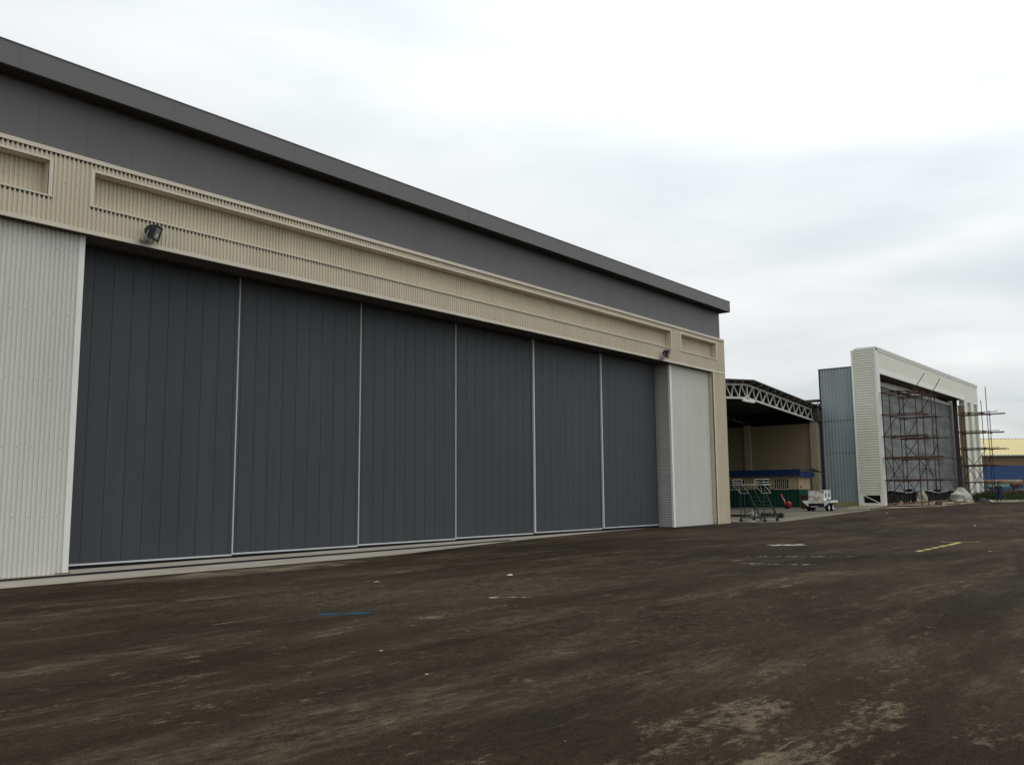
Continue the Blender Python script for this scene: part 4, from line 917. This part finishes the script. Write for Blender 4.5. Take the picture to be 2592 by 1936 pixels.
mb = MB(); mb.corr(fpt(-1,1.0,10.45), tuple(u_), tuple((-n_*13+Vector((0,0,4.6)))), tuple(n_*.35+Vector((0,0,.93))), 92, 1.0, .9, .16)
mb.build('roof', M['yroof'], fb)
mb = MB(); mb.add([fpt(-1,1.02,10.25),fpt(91,1.02,10.25),fpt(91,1.02,10.5),fpt(-1,1.02,10.5)],[(0,1,2,3)]); mb.add([fpt(-1,-12.3,15.0),fpt(91,-12.3,15.0),fpt(91,-12.3,15.28),fpt(-1,-12.3,15.28)],[(0,1,2,3)]); mb.build('roof_edge', M['alu_dull'], fb)

tk = thing('rusty_tank', (147,27,g(147)), 'long horizontal rusty storage tank on stands in front of the blue wall', 'tank')
ta, tb = Vector((144.6,29.6,2.86)), Vector((148.1,25.4,2.84)); d_ = (tb-ta).normalized(); Lt = (tb-ta).length
mb = MB(); mb.lathe(ta, d_, [(-.16,.0),(-.12,.25),(0,.47),(.06,.5),(Lt,.5),(Lt+.06,.47),(Lt+.18,.25),(Lt+.22,0)], 28); mb.build('shell', M['rusttank'], tk, smooth=True)
for k in (.15,.85):
    p = ta.lerp(tb, k); mb = MB(); mb.box(p.x-.25,p.x+.25,p.y-.4,p.y+.4,g(147)-.03,2.45); mb.build('stand', M['scrap'], tk)
tt = thing('teal_bench', (132.5,25.4,g(132)), 'pale teal steel frame table standing in the weeds beside the rusty tank', 'frame')
a, b = Vector((131.6,26.5,0)), Vector((133.3,24.45,0)); zt = 2.62
mb = MB(); mb.bar((a.x,a.y,zt-.18),(b.x,b.y,zt-.18),.9,.34); mb.build('top', M['teal'], tt)
for k in (.03,.62,.97):
    p = a.lerp(b, k); mb = MB(); mb.bar((p.x,p.y,zt-.35),(p.x+.03,p.y-.03,g(132)-.03),.08); mb.build('leg', M['teal'], tt)
# scrap behind the weeds
def scrap(x, y, s, z1_, lb, seed):
    rnd = random.Random(seed); mb = MB()
    for k in range(6): xx = x+rnd.uniform(-.6,.6)*s; yy = y+rnd.uniform(-1,1)*s; hh = rnd.uniform(.4,1)*z1_; mb.prism([(xx-.5,yy-.6*s,0+g(x)-.05),(xx+.5,yy-.6*s,g(x)-.05),(xx+.4,yy-.5*s+rnd.uniform(0,.3),g(x)+hh),(xx-.4,yy-.5*s,g(x)+hh*.8)], (0,1.1*s,0))
    return single(mb, 'scrap_pile', M['scrap'], lb, 'scrap', 'scrap heaps in the weeds')
scrap(138,24.2,1.5,1.1,'dark scrap heap under the right end of the rusty tank',3); scrap(141,29,1.6,1.2,'dark scrap heap below the left end of the rusty tank',4)

def weeds(name, x0, x1, y0, y1, n, h0, h1, mk, seed, cl=9):
    rnd = random.Random(seed); mb = MB(); cs = [(rnd.uniform(x0,x1),rnd.uniform(y0,y1),rnd.uniform(.4,1)) for _ in range(cl)]
    for i in range(n):
        c = rnd.choice(cs); x = min(x1,max(x0,rnd.gauss(c[0],(x1-x0)*.10))); y = min(y1,max(y0,rnd.gauss(c[1],(y1-y0)*.12))); hh = rnd.uniform(h0,h1)*c[2]; z = g(x)-.03
        a = rnd.uniform(0,6.28); l = rnd.uniform(.05,.4)*hh; wd = rnd.uniform(.02,.05); dx, dy = math.cos(a)*l, math.sin(a)*l; ux, uy = -math.sin(a)*wd, math.cos(a)*wd
        if rnd.random() < .5:
            mb.add([(x-ux,y-uy,z),(x+ux,y+uy,z),(x+dx*.5+ux,y+dy*.5+uy,z+hh*.6),(x+dx*.5-ux,y+dy*.5-uy,z+hh*.6),(x+dx,y+dy,z+hh)],[(0,1,2,3),(3,2,4)])
        else:
            zz = z+hh*rnd.uniform(.3,1); q = rnd.uniform(.06,.14); mb.add([(x,y,zz),(x+q,y+ux*2,zz+q*.4),(x+q*1.4,y+uy*3,zz+q),(x+q*.3,y-ux,zz+q*.8)],[(0,1,2,3)])
    o = mb.build(name, M[mk]); o['kind'] = 'stuff'; return o
weeds('weeds', 112, 142, 14, 25.5, 9000, .35, 1.0, 'weed', 1, 26)
weeds('weeds', 124.8, 150, 24.5, 34, 7000, .5, 1.5, 'weed', 2, 18)
weeds('dry_weeds', 118, 128, 21, 25, 3500, .4, 1.3, 'weedbrown', 3, 9)
weeds('grass', 108, 150, 6, 26, 9000, .12, .35, 'weed', 4, 40)

# helper marks are not needed on the finished objects
for o in scene.objects:
    if '_org' in o: del o['_org']
